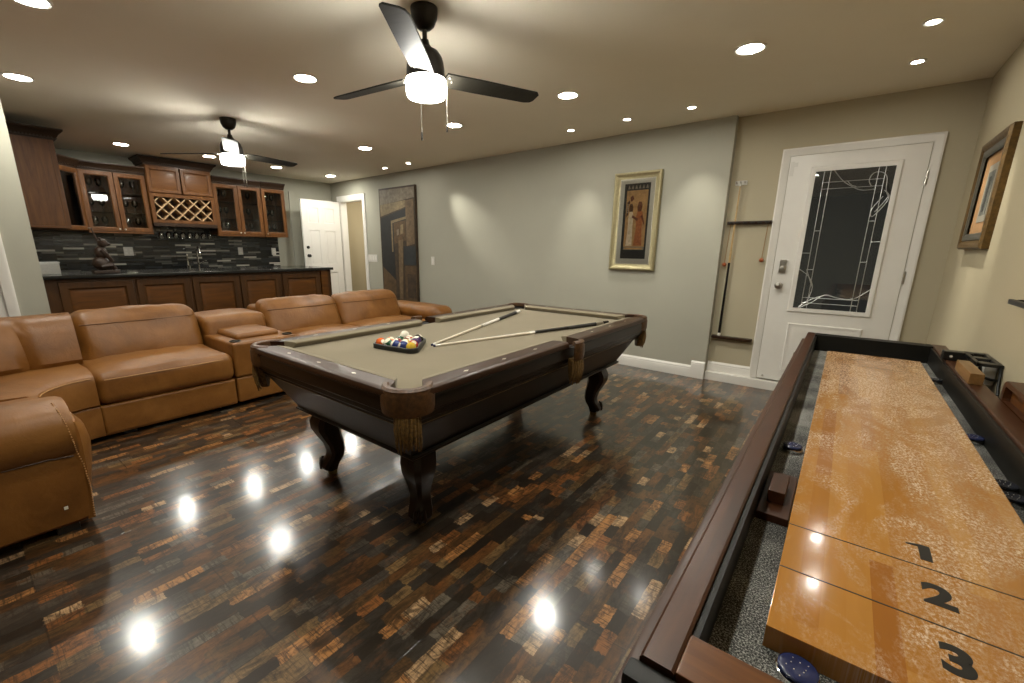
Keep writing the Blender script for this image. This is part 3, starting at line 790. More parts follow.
# legs
LEGP = [(.408, .0, .068), (.385, .004, .071), (.345, .016, .073), (.300, .018, .068), (.25, .006, .058), (.20, -.010, .049), (.15, -.016, .044), (.115, -.010, .045), (.085, .006, .050), (.06, .016, .050), (.04, .014, .042), (.028, .006, .03)]
def leg(cx, cy, sx, sy):
    bm = BM(); rings = []
    for z, o, w in LEGP:
        ring_ = []
        for i in range(16):
            an = 2 * PI * i / 16 + PI / 16; ca, sa = math.cos(an), math.sin(an)
            k = (abs(ca) ** 5 + abs(sa) ** 5) ** (-1 / 5)
            ring_.append(bm.verts.new((cx + sx * o + w * k * ca, cy + sy * o + w * k * sa, z)))
        rings.append(ring_)
    skin(bm, rings)
    # scroll toe
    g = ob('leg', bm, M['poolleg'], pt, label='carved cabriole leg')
    bm = BM(); lathe(bm, [(.026, 0), (.028, .004), (.028, .022), (.02, .03)], (cx + sx * .004, cy + sy * .004, 0), 14); ob('foot_pad', bm, M['brass'], g)
    bm = BM()
    for s in (-.9, 0, .9):
        an = math.atan2(sy, sx) + s * .55
        tube(bm, [(cx + sx * .016 + math.cos(an) * .046, cy + sy * .016 + math.sin(an) * .046, z) for z in (.105, .08, .055, .04)], [.006, .011, .012, .007], 8)
    ob('toe_carving', bm, M['poolleg'], g)
    return g
LX0, LX1, LY0, LY1 = -2.225, -1.45, 1.262, 3.15
for cx, sx in ((LX0, -1), (LX1, 1)):
    for cy, sy in ((LY0, -1), (LY1, 1)): leg(cx, cy, sx, sy)
# pockets
def pocket(cx, cy, ang, wide, label, hole=.018):
    """leather pocket: shield curling over the outside, black disc painting in the dark hole, and fringe"""
    hr = .062
    c = Vector((cx, cy, 0))
    bm = BM(); rings = []
    N = 15
    for i in range(N):
        an = ang + (i / (N - 1) - .5) * wide
        e = Vector((math.cos(an), math.sin(an), 0))
        pr = [(.070, .775), (.072, .801), (.080, .806), (.096, .805), (.105, .796), (.1045, .782), (.1095, .774), (.110, .72), (.106, .695), (.094, .69), (.094, .775)]
        rings.append([bm.verts.new(c + e * r_ + V3 * z) for r_, z in pr])
    skin(bm, rings)
    s = ob('pocket_shield', bm, M['leatherdk'], pt, label='brown leather pocket shield')
    e_ = Vector((math.cos(ang), math.sin(ang), 0)) * hole
    bm = BM(); lathe(bm, [(.050, .7612), (.044, .7606), (.042, .7602), (.001, .7602)], (cx + e_.x, cy + e_.y, 0), 18); ob('pocket_hole_disc', bm, M['pockethole'], s, label='black disc standing for the dark pocket opening')  # flat black disc on the uncut cloth paints in the shade of the hole
    bm = BM()
    e = Vector((math.cos(ang), math.sin(ang), 0)); tt = Vector((-e.y, e.x, 0))
    rings = []
    for z, w, d in ((.70, .052, .104), (.66, .050, .108), (.62, .044, .104), (.58, .032, .096), (.555, .02, .085)):
        rings.append([bm.verts.new(c + e * (d - .05 * (1 - math.cos(q))) + tt * (w * math.sin(q)) + V3 * z) for q in [R(-80 + 160 * k / 8) for k in range(9)]] + [bm.verts.new(c + e * .04 + tt * w * .8 + V3 * z), bm.verts.new(c + e * .04 - tt * w * .8 + V3 * z)])
    skin(bm, rings)
    rng = random.Random(int(cx * 991 + cy * 17))
    for k in range(9):
        q = R(-70 + 140 * k / 8); b0 = c + e * (.104 - .045 * (1 - math.cos(q))) + tt * (.05 * math.sin(q))
        tube(bm, [b0 + V3 * .69, b0 + V3 * .64 + e * .006, b0 + V3 * (.60 - rng.random() * .02) + tt * rng.uniform(-.004, .004), b0 * 1 - e * .012 + V3 * (.565 - rng.random() * .03)], [.006, .008, .006, .003], 6)
    ob('fringe', bm, M['leatherfr'], s, label='carved leather fringe')
k = .103
pocket(x1 - k, y0 + k, R(-45), R(200), ''); pocket(x0 + k, y0 + k, R(-135), R(200), ''); pocket(x1 - k, y1 - k, R(45), R(200), ''); pocket(x0 + k, y1 - k, R(135), R(200), '')
pocket(x1 - .055, PY, 0, R(62), ''); pocket(x0 + .055, PY, PI, R(62), '')

# rack and balls
ZB = .760
tri_c = Vector((-1.935, 1.60, 0)); rot = R(8)
def tri(x, y):
    return (tri_c.x + x * math.cos(rot) - y * math.sin(rot), tri_c.y + x * math.sin(rot) + y * math.cos(rot))
rt = thing('triangle_rack', 'black triangle rack holding the racked balls on the tan cloth', 'ball rack', (*tri_c[:2], ZB))
def tri_pts(rr, rc):
    out = []
    for kk in range(3):
        a0 = R(90 + 120 * kk); cx, cy = rr * math.cos(a0), rr * math.sin(a0)
        for s in (-50, -25, 0, 25, 50):
            an = a0 + R(s); out.append(tri(cx + rc * math.cos(an), cy + rc * math.sin(an)))
    return out
D = .0573
bm = BM(); sweep(bm, [(0, ZB + .002), (0, ZB + .026), (-.003, ZB + .029), (-.009, ZB + .029), (-.012, ZB + .026), (-.012, ZB + .002)], tri_pts(D * 4 / math.sqrt(3), D / 2 + .003), closed=True)
ob('frame', bm, M['blackplastic'], rt)
BALLS = ['#c9a93a', '#1d2f6e', '#a82a20', '#3c2358', '#d4622a', '#1f4a33', '#6a1f1c', '#121212']
def ballmat(nm, col, stripe):
    m = Mat(nm)
    tc = m.node('ShaderNodeTexCoord'); sp = m.node('ShaderNodeSeparateXYZ'); m.link(tc.outputs['Object'], sp.inputs[0])
    z = m.math('ABSOLUTE', sp.outputs[2]); x = sp.outputs[0]
    spot = m.math('GREATER_THAN', m.math('ABSOLUTE', x), .0245)
    c = srgb(col); wt = srgb('#e4ddc8')
    if stripe: base = m.mix(m.math('GREATER_THAN', z, .0155), c, wt)
    else: base = m.mix(0.0, c, c)
    m.color(m.mix(spot, base, wt)); m.set(Roughness=.08, Specular_IOR_Level=.6); return m.m
names = ['yellow', 'blue', 'red', 'purple', 'orange', 'green', 'maroon', 'black']
# rows listed from the apex; 0-7 solid, 8-14 striped
rows = [[7], [11, 10], [3, 14, 5], [2, 8, 6, 12], [0, 1, 9, 13, 4]]
seq = sum(rows, [])
ii = 0
for rw in range(5):
    for k_ in range(rw + 1):
        xx = (k_ - rw / 2) * D * -1; yy = D * 4 / math.sqrt(3) - rw * D * math.sqrt(3) / 2
        q = seq[ii]; ii += 1
        wx, wy = tri(xx, yy)
        striped = q >= 8; col = names[q - 8] if striped else names[q]
        bm = BM(); bmesh.ops.create_uvsphere(bm, u_segments=24, v_segments=16, radius=D / 2 - .0003)
        o = ob('pool_ball', bm, ballmat('ball_%s%s' % (col, '_stripe' if striped else ''), BALLS[q - 8 if striped else q], striped))
        o.location = (wx, wy, ZB + D / 2); o.rotation_euler = (random.uniform(0, 6), random.uniform(0, 6), random.uniform(0, 6))
        if rw == 4 and k_ == 4: o.rotation_euler = (0, R(-20), 0)
        tag(o, ('white ball with %s stripe in the triangle rack' if striped else 'solid %s ball in the triangle rack') % col, 'ball', 'pool balls in the rack')
bm = BM(); bmesh.ops.create_uvsphere(bm, u_segments=28, v_segments=18, radius=D / 2)
o = ob('cue_ball', bm, plain('cue_ball_white', '#e9e4d4', .08, 0, .01)); o.location = (-2.105, 1.752, ZB + D / 2); tag(o, 'white cue ball on the cloth just behind the triangle rack', 'ball')

def table_cue(lb, a, b, parts):
    global A, B
    A, B = Vector(a), Vector(b)
    t = thing('pool_cue', lb, 'pool cue', (A + B) / 2, 'pool cues lying on the table')
    for s0, s1, r0, r1, mt, nm in parts: seg(s0, s1, r0, r1, M[mt], nm, t)
    return t
zc = ZB + .0065
table_cue('white shafted pool cue with dark wrap pointing to the far corner pocket', (-1.842, 1.732, zc), (-2.243, 3.195, ZB + .0150),
          [(0, .008, .006, .0064, 'bluecap', 'tip'), (.008, .03, .0065, .0066, 'ivory', 'ferrule'), (.03, .45, .0066, .0095, 'maple', 'shaft'), (.45, .47, .0100, .0102, 'steel', 'joint'),
           (.47, .68, .0102, .0118, 'ivory', 'forearm'), (.68, .94, .0122, .0136, 'wrap', 'wrap'), (.94, 1, .0138, .0140, 'ivory', 'butt_cap')])
table_cue('black and white pool cue lying beside the side pocket rail', (-1.815, 1.722, zc), (-1.375, 3.150, ZB + .0150),
          [(0, .008, .006, .0064, 'bluecap', 'tip'), (.008, .03, .0065, .0066, 'ivory', 'ferrule'), (.03, .48, .0066, .0096, 'maple', 'shaft'), (.48, .51, .0102, .0104, 'ivory', 'joint'),
           (.51, .72, .0104, .0118, 'butt', 'forearm'), (.72, .91, .0122, .0134, 'wrap', 'wrap'), (.91, .96, .0136, .0138, 'steel', 'ring'), (.96, 1, .0138, .0140, 'butt', 'butt_cap')])

# ------------------------------------------------------------------ shuffleboard table
SX0, SX1, SY0, SY1 = -.135, .515, .455, 3.53
st = thing('shuffleboard_table', 'long dark shuffleboard table with butcher block playfield along the right wall', 'shuffleboard table', ((SX0 + SX1) / 2, 2.0, 0))
RZ = .80
prL = [(.0, .58), (.0, .795), (.004, RZ), (.040, RZ), (.044, .797), (.044, .58)]
bm = BM(); rings = [[bm.verts.new((SX0 + o, y, z)) for o, z in prL] for y in (.49, SY1)]; skin(bm, rings); ob('side_rail', bm, M['shufrail'], st)
prR = [(.0, .58), (.0, .795), (-.004, RZ), (-.056, RZ), (-.060, .797), (-.060, .58)]
bm = BM(); rings = [[bm.verts.new((SX1 + o, y, z)) for o, z in prR] for y in (.49, SY1)]; skin(bm, rings); ob('side_rail', bm, M['shufrail'], st)
bm = BM(); box(bm, SX0 + .0445, SX1 - .0605, .492, .565, .58, RZ, .003); ob('end_rail', bm, M['shufend'], st, label='reddish brown end rail')
bm = BM(); box(bm, SX0 + .0445, SX1 - .0605, 3.445, SY1, .58, RZ, .003); ob('end_rail', bm, M['shufblack'], st, label='black far end rail')
bm = BM(); box(bm, SX0 - .012, SX1 + .004, SY0, .489, .60, .793, .008); ob('end_moulding', bm, M['shufblack'], st)
bm = BM(); box(bm, SX0 - .025, SX0 - .0005, SY0, SY1, .58, .755, .006); ob('side_moulding', bm, M['shufrail'], st)
bm = BM(); box(bm, SX0 + .0445, SX0 + .054, .566, 3.444, .701, .790); ob('rail_liner', bm, M['shufblack'], st)
bm = BM(); box(bm, SX1 - .070, SX1 - .0605, .566, 3.444, .701, .790); ob('rail_liner', bm, M['shufblack'], st)
bm = BM(); box(bm, SX0 + .045, SX1 - .061, .566, 3.444, .66, .700); ob('gutter_carpet', bm, M['gutter'], st, label='speckled grey gutter carpet', sharp=0)
bm = BM(); box(bm, SX0 + .01, SX1 - .01, .52, SY1 - .03, .50, .66); ob('cabinet', bm, M['shufblack'], st)
FX0, FX1, FY0, FY1, FZ = -.012, .392, .722, 3.245, .742
bm = BM(); box(bm, FX0, FX1, FY0, FY1, .7005, FZ, .002); fld = ob('playfield', bm, M['field'], st, label='waxed butcher block playfield')
for y in (1.063, .896, FY1 - (1.063 - FY0), FY1 - (.896 - FY0)):
    bm = BM(); box(bm, FX0 + .001, FX1 - .001, y - .0015, y + .0015, FZ - .001, FZ + .0004); ob('score_line', bm, M['ink'], fld)
def digit(ch, x, y, size):
    cu = bpy.data.curves.new('digit', 'FONT'); cu.body = ch; cu.size = size; cu.extrude = .0004; cu.offset = size * .045; cu.shear = .0; cu.align_x = 'CENTER'; cu.align_y = 'CENTER'
    tmp = bpy.data.objects.new('digit_tmp', cu); COL.objects.link(tmp)
    dg = bpy.context.evaluated_depsgraph_get(); dg.update()
    me = bpy.data.meshes.new_from_object(tmp.evaluated_get(dg)); bpy.data.objects.remove(tmp)
    me.materials.clear(); me.materials.append(M['ink'])
    o = bpy.data.objects.new('score_numeral', me); COL.objects.link(o); o.parent = fld
    o.location = Vector((x, y, FZ + .0002)) - ORG[fld]; ORG[o] = ORG[fld]
    o['label'] = 'black numeral %s' % ch
bm = BM()
polyplate(bm, [(-.008, -.028), (.010, -.028), (.010, .030), (-.004, .030), (-.026, .022), (-.026, .018), (-.008, .020)], (.208, 1.118, FZ + .0002), (1, 0, 0), (0, 1, 0), (0, 0, 1), -.0004, .0005)
ob('score_numeral', bm, M['ink'], fld, label='black numeral 1')
for ch, x, y in (('2', .213, .978), ('3', .216, .822)): digit(ch, x, y, .082)
for x in (SX0 + .08, SX1 - .08):
    for y in (.75, SY1 - .25):
        bm = BM(); rings = []
        for z, w in ((.50, .075), (.46, .07), (.42, .055), (.1, .045), (.08, .06), (0, .065)):
            rings.append([bm.verts.new((x + a * w, y + b * w, z)) for a, b in ((-1, -1), (1, -1), (1, 1), (-1, 1))])
        skin(bm, rings); ob('leg', bm, M['shufblack'], st, sharp=25)
bm = BM(); box(bm, SX0 - .03, SX0 - .0255, 3.02, 3.05, .705, .745, .001); ob('side_latch', bm, M['chrome'], st)

def puck(x, y, cap, lb, z=.7003):
    t = thing('shuffleboard_puck', lb, 'puck', (x, y, z), 'shuffleboard pucks in the gutters')
    bm = BM(); lathe(bm, [(.024, 0), (.0275, .003), (.0285, .008), (.0275, .013), (.022, .0145)], (x, y, z), 28); ob('weight', bm, M['chrome'], t)
    bm = BM(); lathe(bm, [(.0245, .0146), (.026, .017), (.0255, .020), (.022, .022), (.012, .0212), (.0005, .021)], (x, y, z), 28); c_ = ob('cap', bm, cap, t)
    bm = BM()
    for i in range(9):
        a_ = i * 2 * PI / 9; rr = .0155 if i % 2 else .0095
        prism(bm, [(x + rr * math.cos(a_) + .0009 * math.cos(q), y + rr * math.sin(a_) + .0009 * math.sin(q)) for q in (0, 1.57, 3.14, 4.71)], z + .0213, z + .0222)
    ob('cap_dots', bm, M['sight'], c_)
puck(.036, .690, M['bluecap'], 'blue speckled puck in the near end gutter beside the playfield')
puck(-.046, 1.60, M['bluecap'], 'blue puck in the left gutter beyond the wooden block')
puck(.421, 2.93, M['darkcap'], 'farthest dark puck in the gutter next to the right rail')
puck(.421, 2.07, M['bluecap'], 'dark blue puck halfway along the gutter next to the right rail')
puck(.421, 1.68, M['darkcap'], 'dark puck second from the camera in the gutter next to the right rail')
puck(.421, 1.60, M['darkcap'], 'dark puck nearest the camera in the gutter next to the right rail')
t = thing('gutter_block', 'black stepped wooden block lying in the left gutter', 'block', (-.05, 1.24, .70))
bm = BM(); box(bm, -.0795, -.014, 1.115, 1.365, .7003, .720, .003); ob('plate', bm, M['shufrail'], t)
bm = BM(); box(bm, -.066, -.030, 1.175, 1.285, .7203, .752, .003); ob('raised_block', bm, M['shufrail'], t)
# things on the right rail
t = thing('rail_block', 'long brown wooden block lying on the right rail', 'block', (.48, 2.7, RZ))
bm = BM(); box(bm, .458, .500, 2.535, 2.83, RZ + .0003, RZ + .046, .003); ob('block', bm, wood('pale_block_wood', '#6b4d29', '#94734a', 'y', 1, .4, .1), t)
t = thing('rail_clamp', 'black bar across the right rail with a white dot', 'clamp', (.5, 3.08, RZ))
bm = BM(); box(bm, .442, .545, 3.045, 3.105, RZ + .0003, RZ + .045, .004); ob('bar', bm, M['blackplastic'], t)
bm = BM(); lathe(bm, [(.006, 0), (.006, .002), (.001, .003)], (.470, 3.0448, RZ + .022), 10, (0, -1, 0)); ob('dot', bm, M['white'], t)
t = thing('slotted_caddy', 'black slotted wall caddy behind the wooden block', 'caddy', (.56, 2.95, .80))
bm = BM()
for y0_, y1_ in ((2.80, 2.84), (2.93, 2.97), (3.06, 3.10)): box(bm, .515, .590, y0_, y1_, .832, .846, .003)
box(bm, .515, .53, 2.80, 3.10, .83, .846, .003); box(bm, .580, .598, 2.80, 3.10, .83, .846, .003); ob('tray', bm, M['blackplastic'], t)
bm = BM(); tube(bm, [(.53, 2.81, .834), (.535, 2.82, .81), (.55, 2.83, .78), (.58, 2.84, .77), (.5985, 2.84, .77)], .006, 8); tube(bm, [(.59, 2.805, .838), (.594, 2.80, .80), (.592, 2.78, .76), (.594, 2.76, .72)], .005, 8); ob('bracket', bm, M['blackplastic'], t)
bm = BM(); box(bm, .552, .596, 2.86, 2.92, .74, .829, .012); ob('bottle', bm, M['plate'], t)
t = thing('scoreboard', 'rounded wooden framed score panel standing along the right rail', 'scoreboard', (.55, 2.0, .80))
def rr(y0_, y1_, z0_, z1_, r_):
    out = []
    for cy_, cz_, a0 in ((y1_ - r_, z1_ - r_, 0), (y0_ + r_, z1_ - r_, 90), (y0_ + r_, z0_ + r_, 180), (y1_ - r_, z0_ + r_, 270)):
        for q in range(5): out.append((cy_ + r_ * math.cos(R(a0 + 22.5 * q)), cz_ + r_ * math.sin(R(a0 + 22.5 * q))))
    return out
bm = BM()
o_ = rr(1.78, 2.38, .775, .870, .035); i_ = rr(1.815, 2.345, .797, .850, .012)
rings = [[bm.verts.new((x_, y_, z_)) for y_, z_ in q] for x_, q in ((.560, o_), (.522, o_), (.518, [(a_ * .98 + 2.08 * .02, b_2 * .98 + .8225 * .02) for a_, b_2 in o_]), (.518, i_), (.535, i_), (.560, i_))]
skin(bm, rings, closed=True); ob('frame', bm, M['shufrail'], t)
bm = BM(); lo = [bm.verts.new((.538, y_, z_)) for y_, z_ in i_]; hi = [bm.verts.new((.556, y_, z_)) for y_, z_ in i_]; skin(bm, [lo, hi]); ob('panel', bm, M['shufend'], t)
bm = BM(); box(bm, .5155, .599, 1.81, 2.35, .755, .7745, .002); ob('ledge', bm, M['shufblack'], t)

# ------------------------------------------------------------------ sectional sofa
sf = thing('sectional_sofa', 'brown leather reclining sectional sofa with console and rolled arms', 'sofa', (-4.2, 1.8, 0))
LE = M['leather']
XF_ = -3.83
def lean(w): return Vector((w.x - max(0, w.z - .45) * .42, w.y, w.z))
def seatmod(y0_, y1_, seed):
    bm = BM(); box(bm, -4.75, XF_ - .005, y0_ + .004, y1_ - .004, .035, .25, .012); box(bm, -3.88, XF_, y0_ + .004, y1_ - .004, .04, .25, .018, 3); ob('base', bm, LE, sf)
    bm = BM(); puff(bm, -4.62, XF_ + .015, y0_ + .004, y1_ - .004, .255, .470, .05, (.012, .004, .035), wr=.009, seed=seed); s = ob('seat_cushion', bm, LE, sf)
    bm = BM(); zz = .432
    tube(bm, [(XF_ + .012, y0_ + .05, zz - .0), (XF_ + .0215, (y0_ + y1_) / 2, zz + .001), (XF_ + .012, y1_ - .05, zz)], .004, 6); ob('seam', bm, M['thread'], s)
def backmod(y0_, y1_, seed, top=.83, xf=-4.33):
    bx = .055
    bm = BM(); puff(bm, xf - .24, xf, y0_ + .003, y1_ - .003, .40, top, .085, (bx, .004, .012), wr=.010, seed=seed, fn=lean); s = ob('back_cushion', bm, LE, sf)
    hz = (top - .40) / 2; cz = (top + .40) / 2; hy = (y1_ - y0_) / 2 - .003; cy = (y0_ + y1_) / 2
    pts = []
    for q in range(-11, 12):
        v_ = q / 12; z = top - .088; w_ = (z - cz) / hz
        pts.append(lean(Vector((xf + bx * (1 - v_ * v_) * (1 - w_ * w_) + .003, cy + v_ * hy, z))))
    bm = BM(); tube(bm, pts, .0045, 6); ob('seam', bm, M['seamdark'], s)
    bm = BM(); puff(bm, -4.93, xf - .14, y0_ + .004, y1_ - .004, .05, top - .06, .05, (.01, 0, .01)); ob('back_frame', bm, LE, sf)
seatmod(.505, 1.372, 1); backmod(.535, 1.365, 1, .82, -4.36)
seatmod(1.935, 2.80, 2); backmod(1.945, 2.80, 2, .79, -4.40)
seatmod(2.80, 3.68, 3); backmod(2.80, 3.67, 3, .79, -4.40)
# console
bm = BM(); box(bm, -4.85, XF_, 1.378, 1.928, .04, .25, .015, 3); ob('console_base', bm, LE, sf)
bm = BM(); puff(bm, -4.60, XF_ + .008, 1.376, 1.930, .255, .548, .022, (.004, 0, .004), m=6); cs = ob('console_body', bm, LE, sf)
bm = BM(); puff(bm, -4.50, -3.98, 1.47, 1.84, .53, .592, .028, (.004, .004, .012), wr=.003); ob('console_lid', bm, LE, cs)
bm = BM(); puff(bm, -4.86, -4.36, 1.38, 1.925, .30, .70, .05, (.01, .0, .02), wr=.005, fn=lambda w: Vector((w.x - max(0, w.z - .45) * .2, w.y, w.z))); ob('console_back', bm, LE, sf)
for y in (1.432, 1.875):
    bm = BM(); lathe(bm, [(.036, 0), (.043, 0), (.043, .006), (.036, .006), (.034, -.04), (.001, -.04)], (-3.905, y, .551), 20); ob('cup_holder', bm, M['black'], cs)
# far arm
def arm(y0_, y1_, xb, xf, top, nm='arm'):
    bm = BM(); box(bm, xb, xf - .03, y0_ + .02, y1_ - .03, .04, top - .14, .02, 3); ob('arm_panel', bm, LE, sf)
    bm = BM(); puff(bm, xb, xf + .01, y0_, y1_, top - .20, top, .095, (.02, .008, .008), wr=.005, seed=9); ob('arm_roll', bm, LE, sf)
arm(3.685, 4.02, -4.86, -3.83, .615)
# corner wedge: lofted around a centre
WC = Vector((-3.535, .508, 0))
def wedge(prof, a0, a1, n, nm, seed=0, wr=.006, sq=0.0, crease=None):
    bm = BM(); rings = []
    for i in range(n + 1):
        an = R(a0 + (a1 - a0) * i / n); e = Vector((math.cos(an), math.sin(an), 0))
        st_ = 1.0 / max(abs(e.x), abs(e.y))
        rg = []
        for j, (r_, z_) in enumerate(prof):
            f = 1 + (st_ - 1) * sq * max(0, min(1, (r_ - .3) / .4))
            p = WC + e * (r_ * f) + V3 * z_
            s = noise.noise(p * 6 + Vector((seed, 0, 0))) * wr
            if crease:
                for ca in crease:
                    s -= .03 * math.exp(-((math.degrees(an) - ca) / 2.2) ** 2)
            p += (V3 * s if not crease else -e * s)
            rg.append(bm.verts.new(p))
        rings.append(rg)
    skin(bm, rings); return ob(nm, bm, LE, sf)
wedge([(.297, .04), (.293, .06), (.293, .24), (.300, .25), (1.1, .25), (1.1, .04)], 180, 270, 20, 'base', wr=0)
wedge([(.30, .256), (.283, .27), (.278, .34), (.280, .43), (.298, .462), (.34, .482), (.48, .492), (.70, .478), (1.0, .46), (1.0, .256)], 180, 270, 20, 'seat_cushion', 5)
wedge([(.84, .42), (.80, .50), (.82, .60), (.86, .70), (.905, .775), (.96, .815), (1.03, .828), (1.10, .81), (1.14, .74), (1.16, .40), (1.16, .06), (1.0, .06)], 178, 272, 40, 'back_cushion', 8, .008, .55, (197, 225, 252))
bm = BM(); rings = []
tube(bm, [tuple(WC + Vector((math.cos(R(q)), math.sin(R(q)), 0)) * .287 + V3 * .455) for q in range(184, 268, 6)], .004, 6); ob('seam', bm, M['thread'], sf)
# near section behind the wedge, up to the near arm
YF = .222
bm = BM(); box(bm, -3.535, -2.95, -.60, YF, .04, .25, .015, 3); ob('base', bm, LE, sf)
bm = BM(); puff(bm, -3.53, -2.95, -.55, YF + .01, .256, .485, .05, (.004, .012, .03), wr=.009, seed=12); ob('seat_cushion', bm, LE, sf)
bm = BM(); puff(bm, -3.53, -2.95, -.80, -.34, .30, .83, .09, (.004, .05, .01), wr=.013, seed=14); ob('back_cushion', bm, LE, sf)
# near rolled arm: side panel, roll and front
def shift(bm): bmesh.ops.translate(bm, vec=(.12, .025, 0), verts=bm.verts)
def armprof(y):  # x-z section of the arm, outer side at x = -2.76
    return [(-3.07, .045), (-2.785, .045), (-2.772, .06), (-2.768, .20), (-2.768, .33), (-2.775, .385), (-2.752, .41), (-2.725, .46), (-2.722, .53), (-2.745, .585), (-2.79, .617), (-2.87, .632), (-2.97, .628), (-3.04, .60), (-3.075, .545), (-3.08, .40)]
bm = BM(); rings = []
for y, sc in [(-.85, 1), (-.5, 1), (-.2, 1), (0, 1), (.08, 1), (.14, 1), (.18, 1), (.205, .985), (.222, .95)]:
    pts = armprof(y); cx_, cz_ = -2.91, .33
    rings.append([bm.verts.new((cx_ + (x_ - cx_) * sc + .0 , y, cz_ + (z_ - cz_) * sc + noise.noise(Vector((x_ * 6, y * 6, z_ * 6))) * .004)) for x_, z_ in pts])
shift(bm); skin(bm, rings); ar = ob('arm', bm, LE, sf, label='rolled leather arm with nailhead trim')
# padded front panel
bm = BM(); rings = []
FP = [(.045, .0), (.20, .02), (.32, .045), (.41, .055), (.48, .045), (.535, .012)]
for x_, k_ in ((-3.06, .3), (-3.03, .8), (-2.98, 1), (-2.90, 1.0), (-2.84, .9), (-2.80, .6), (-2.775, .2)):
    rings.append([bm.verts.new((x_, .215 + d_ * k_ + .012, zz)) for zz, d_ in FP] + [bm.verts.new((x_, .20, zz)) for zz, d_ in reversed(FP)])
shift(bm); skin(bm, rings); ob('arm_front', bm, LE, ar)
# nailhead trim along the front edge
bm = BM()
npts = []
NL = [(-2.764, .222, .06), (-2.762, .232, .20), (-2.762, .225, .33), (-2.752, .212, .40), (-2.720, .205, .47), (-2.728, .195, .55), (-2.76, .185, .60), (-2.84, .175, .632)]
for a_, b_2 in zip(NL[:-1], NL[1:]):
    a_, b_2 = Vector(a_), Vector(b_2); n_ = max(2, int((b_2 - a_).length / .012))
    for k_ in range(n_): npts.append(a_.lerp(b_2, k_ / n_))
for p in npts: bmesh.ops.create_icosphere(bm, subdivisions=1, radius=.0038, matrix=Matrix.Translation(p))
shift(bm); o = ob('nailhead_trim', bm, M['thread'], ar, label='pale stitched edge'); 
bm = BM(); tube(bm, [(-2.772, -.6, .392), (-2.772, -.1, .390), (-2.770, .12, .388), (-2.765, .20, .38)], .004, 6); shift(bm); ob('seam', bm, M['leatherdk'], ar)
bm = BM(); box(bm, -2.762, -2.7605, .128, .142, .135, .150); shift(bm); ob('leather_tag', bm, M['sight'], ar)
for x_, y_ in ((-2.72, .155), (-3.0, -.55), (-3.92, .65), (-3.92, 3.6), (-3.95, 1.3), (-4.8, .6), (-4.8, 3.9), (-3.95, 3.95), (-4.8, 1.9), (-3.95, 2.0)):
    bm = BM(); box(bm, x_ - .04, x_ + .04, y_ - .04, y_ + .04, 0, .05, .004); ob('foot', bm, M['blackplastic'], sf)

# ------------------------------------------------------------------ bar
def door_front(parent, name, p, u, n, w, h, mat, matrail, glassd=False, fw=.058, knob=None):
    """cabinet door with mitred frame and raised or glass panel"""
    p, u, n = Vector(p), Vector(u), Vector(n)
    bm = BM(); rect_frame(bm, p, u, V3, n, w, h, [(0, 0), (fw, 0), (fw, .010), (fw - .012, .020), (.010, .022), (.003, .020), (0, .014)])
    d = ob(name, bm, mat, parent)
    bm = BM()
    if glassd:
        slab(bm, p + u * (fw - .002) + V3 * (fw - .002) + n * .004, u, V3, n, w - 2 * fw + .004, h - 2 * fw + .004, .004); ob('glass_pane', bm, M['cabglass'], d)
    else:
        slab(bm, p + u * (fw - .002) + V3 * (fw - .002), u, V3, n, w - 2 * fw + .004, h - 2 * fw + .004, .004)
        i = fw + .010
        raised(bm, p + u * i + V3 * i + n * .004, u, V3, n, w - 2 * i, h - 2 * i, .013, .035); ob('raised_panel', bm, matrail, d)
    if knob is not None:
        kp = p + u * knob[0] + V3 * knob[1] + n * .021
        bm = BM(); lathe(bm, [(.006, 0), (.005, .01), (.011, .016), (.011, .022), (.001, .027)], kp, 12, n); ob('knob', bm, M['steel'], d)
    return d
CR = [(0, 0), (.012, 0), (.016, .02), (.03, .03), (.04, .055), (.065, .075), (.075, .085), (.075, .10), (0, .10)]
def crown(parent, path, z, dent=True):
    bm = BM(); sweep(bm, [(o, z + q) for o, q in CR], path)
    if dent:
        for (ax, ay), (bx, by) in zip(path[:-1], path[1:]):
            L = math.hypot(bx - ax, by - ay); dx, dy = (bx - ax) / L, (by - ay) / L; nx, ny = -dy, dx
            for i in range(int(L / .025)):
                s = .012 + i * .025; cx, cy = ax + dx * s + nx * .020, ay + dy * s + ny * .020
                bmesh.ops.create_cube(bm, size=1, matrix=Matrix.Translation((cx, cy, z + .024)) @ Matrix.Rotation(math.atan2(dy, dx), 4, 'Z') @ Matrix.Diagonal((.014, .02, .016, 1)))
    return ob('crown_moulding', bm, M['crown'], parent, label='dark carved crown moulding')
CB = -8.095
XFc = -7.77
def carcass(parent, y0_, y1_, z0_, z1_, shelves=(), back=True):
    bm = BM()
    t_ = .018
    box(bm, CB, XFc - .001, y0_, y0_ + t_, z0_, z1_); box(bm, CB, XFc - .001, y1_ - t_, y1_, z0_, z1_)
    box(bm, CB, XFc - .001, y0_ + t_, y1_ - t_, z0_, z0_ + t_); box(bm, CB, XFc - .001, y0_ + t_, y1_ - t_, z1_ - t_, z1_); box(bm, CB, CB + .01, y0_ + t_, y1_ - t_, z0_ + t_, z1_ - t_)
    ob('carcass', bm, M['cabz'], parent, sharp=0)
    for z in shelves:
        bm = BM(); box(bm, CB + .012, XFc - .03, y0_ + t_ + .002, y1_ - t_ - .002, z, z + .008); ob('shelf', bm, M['cabglass'], parent)
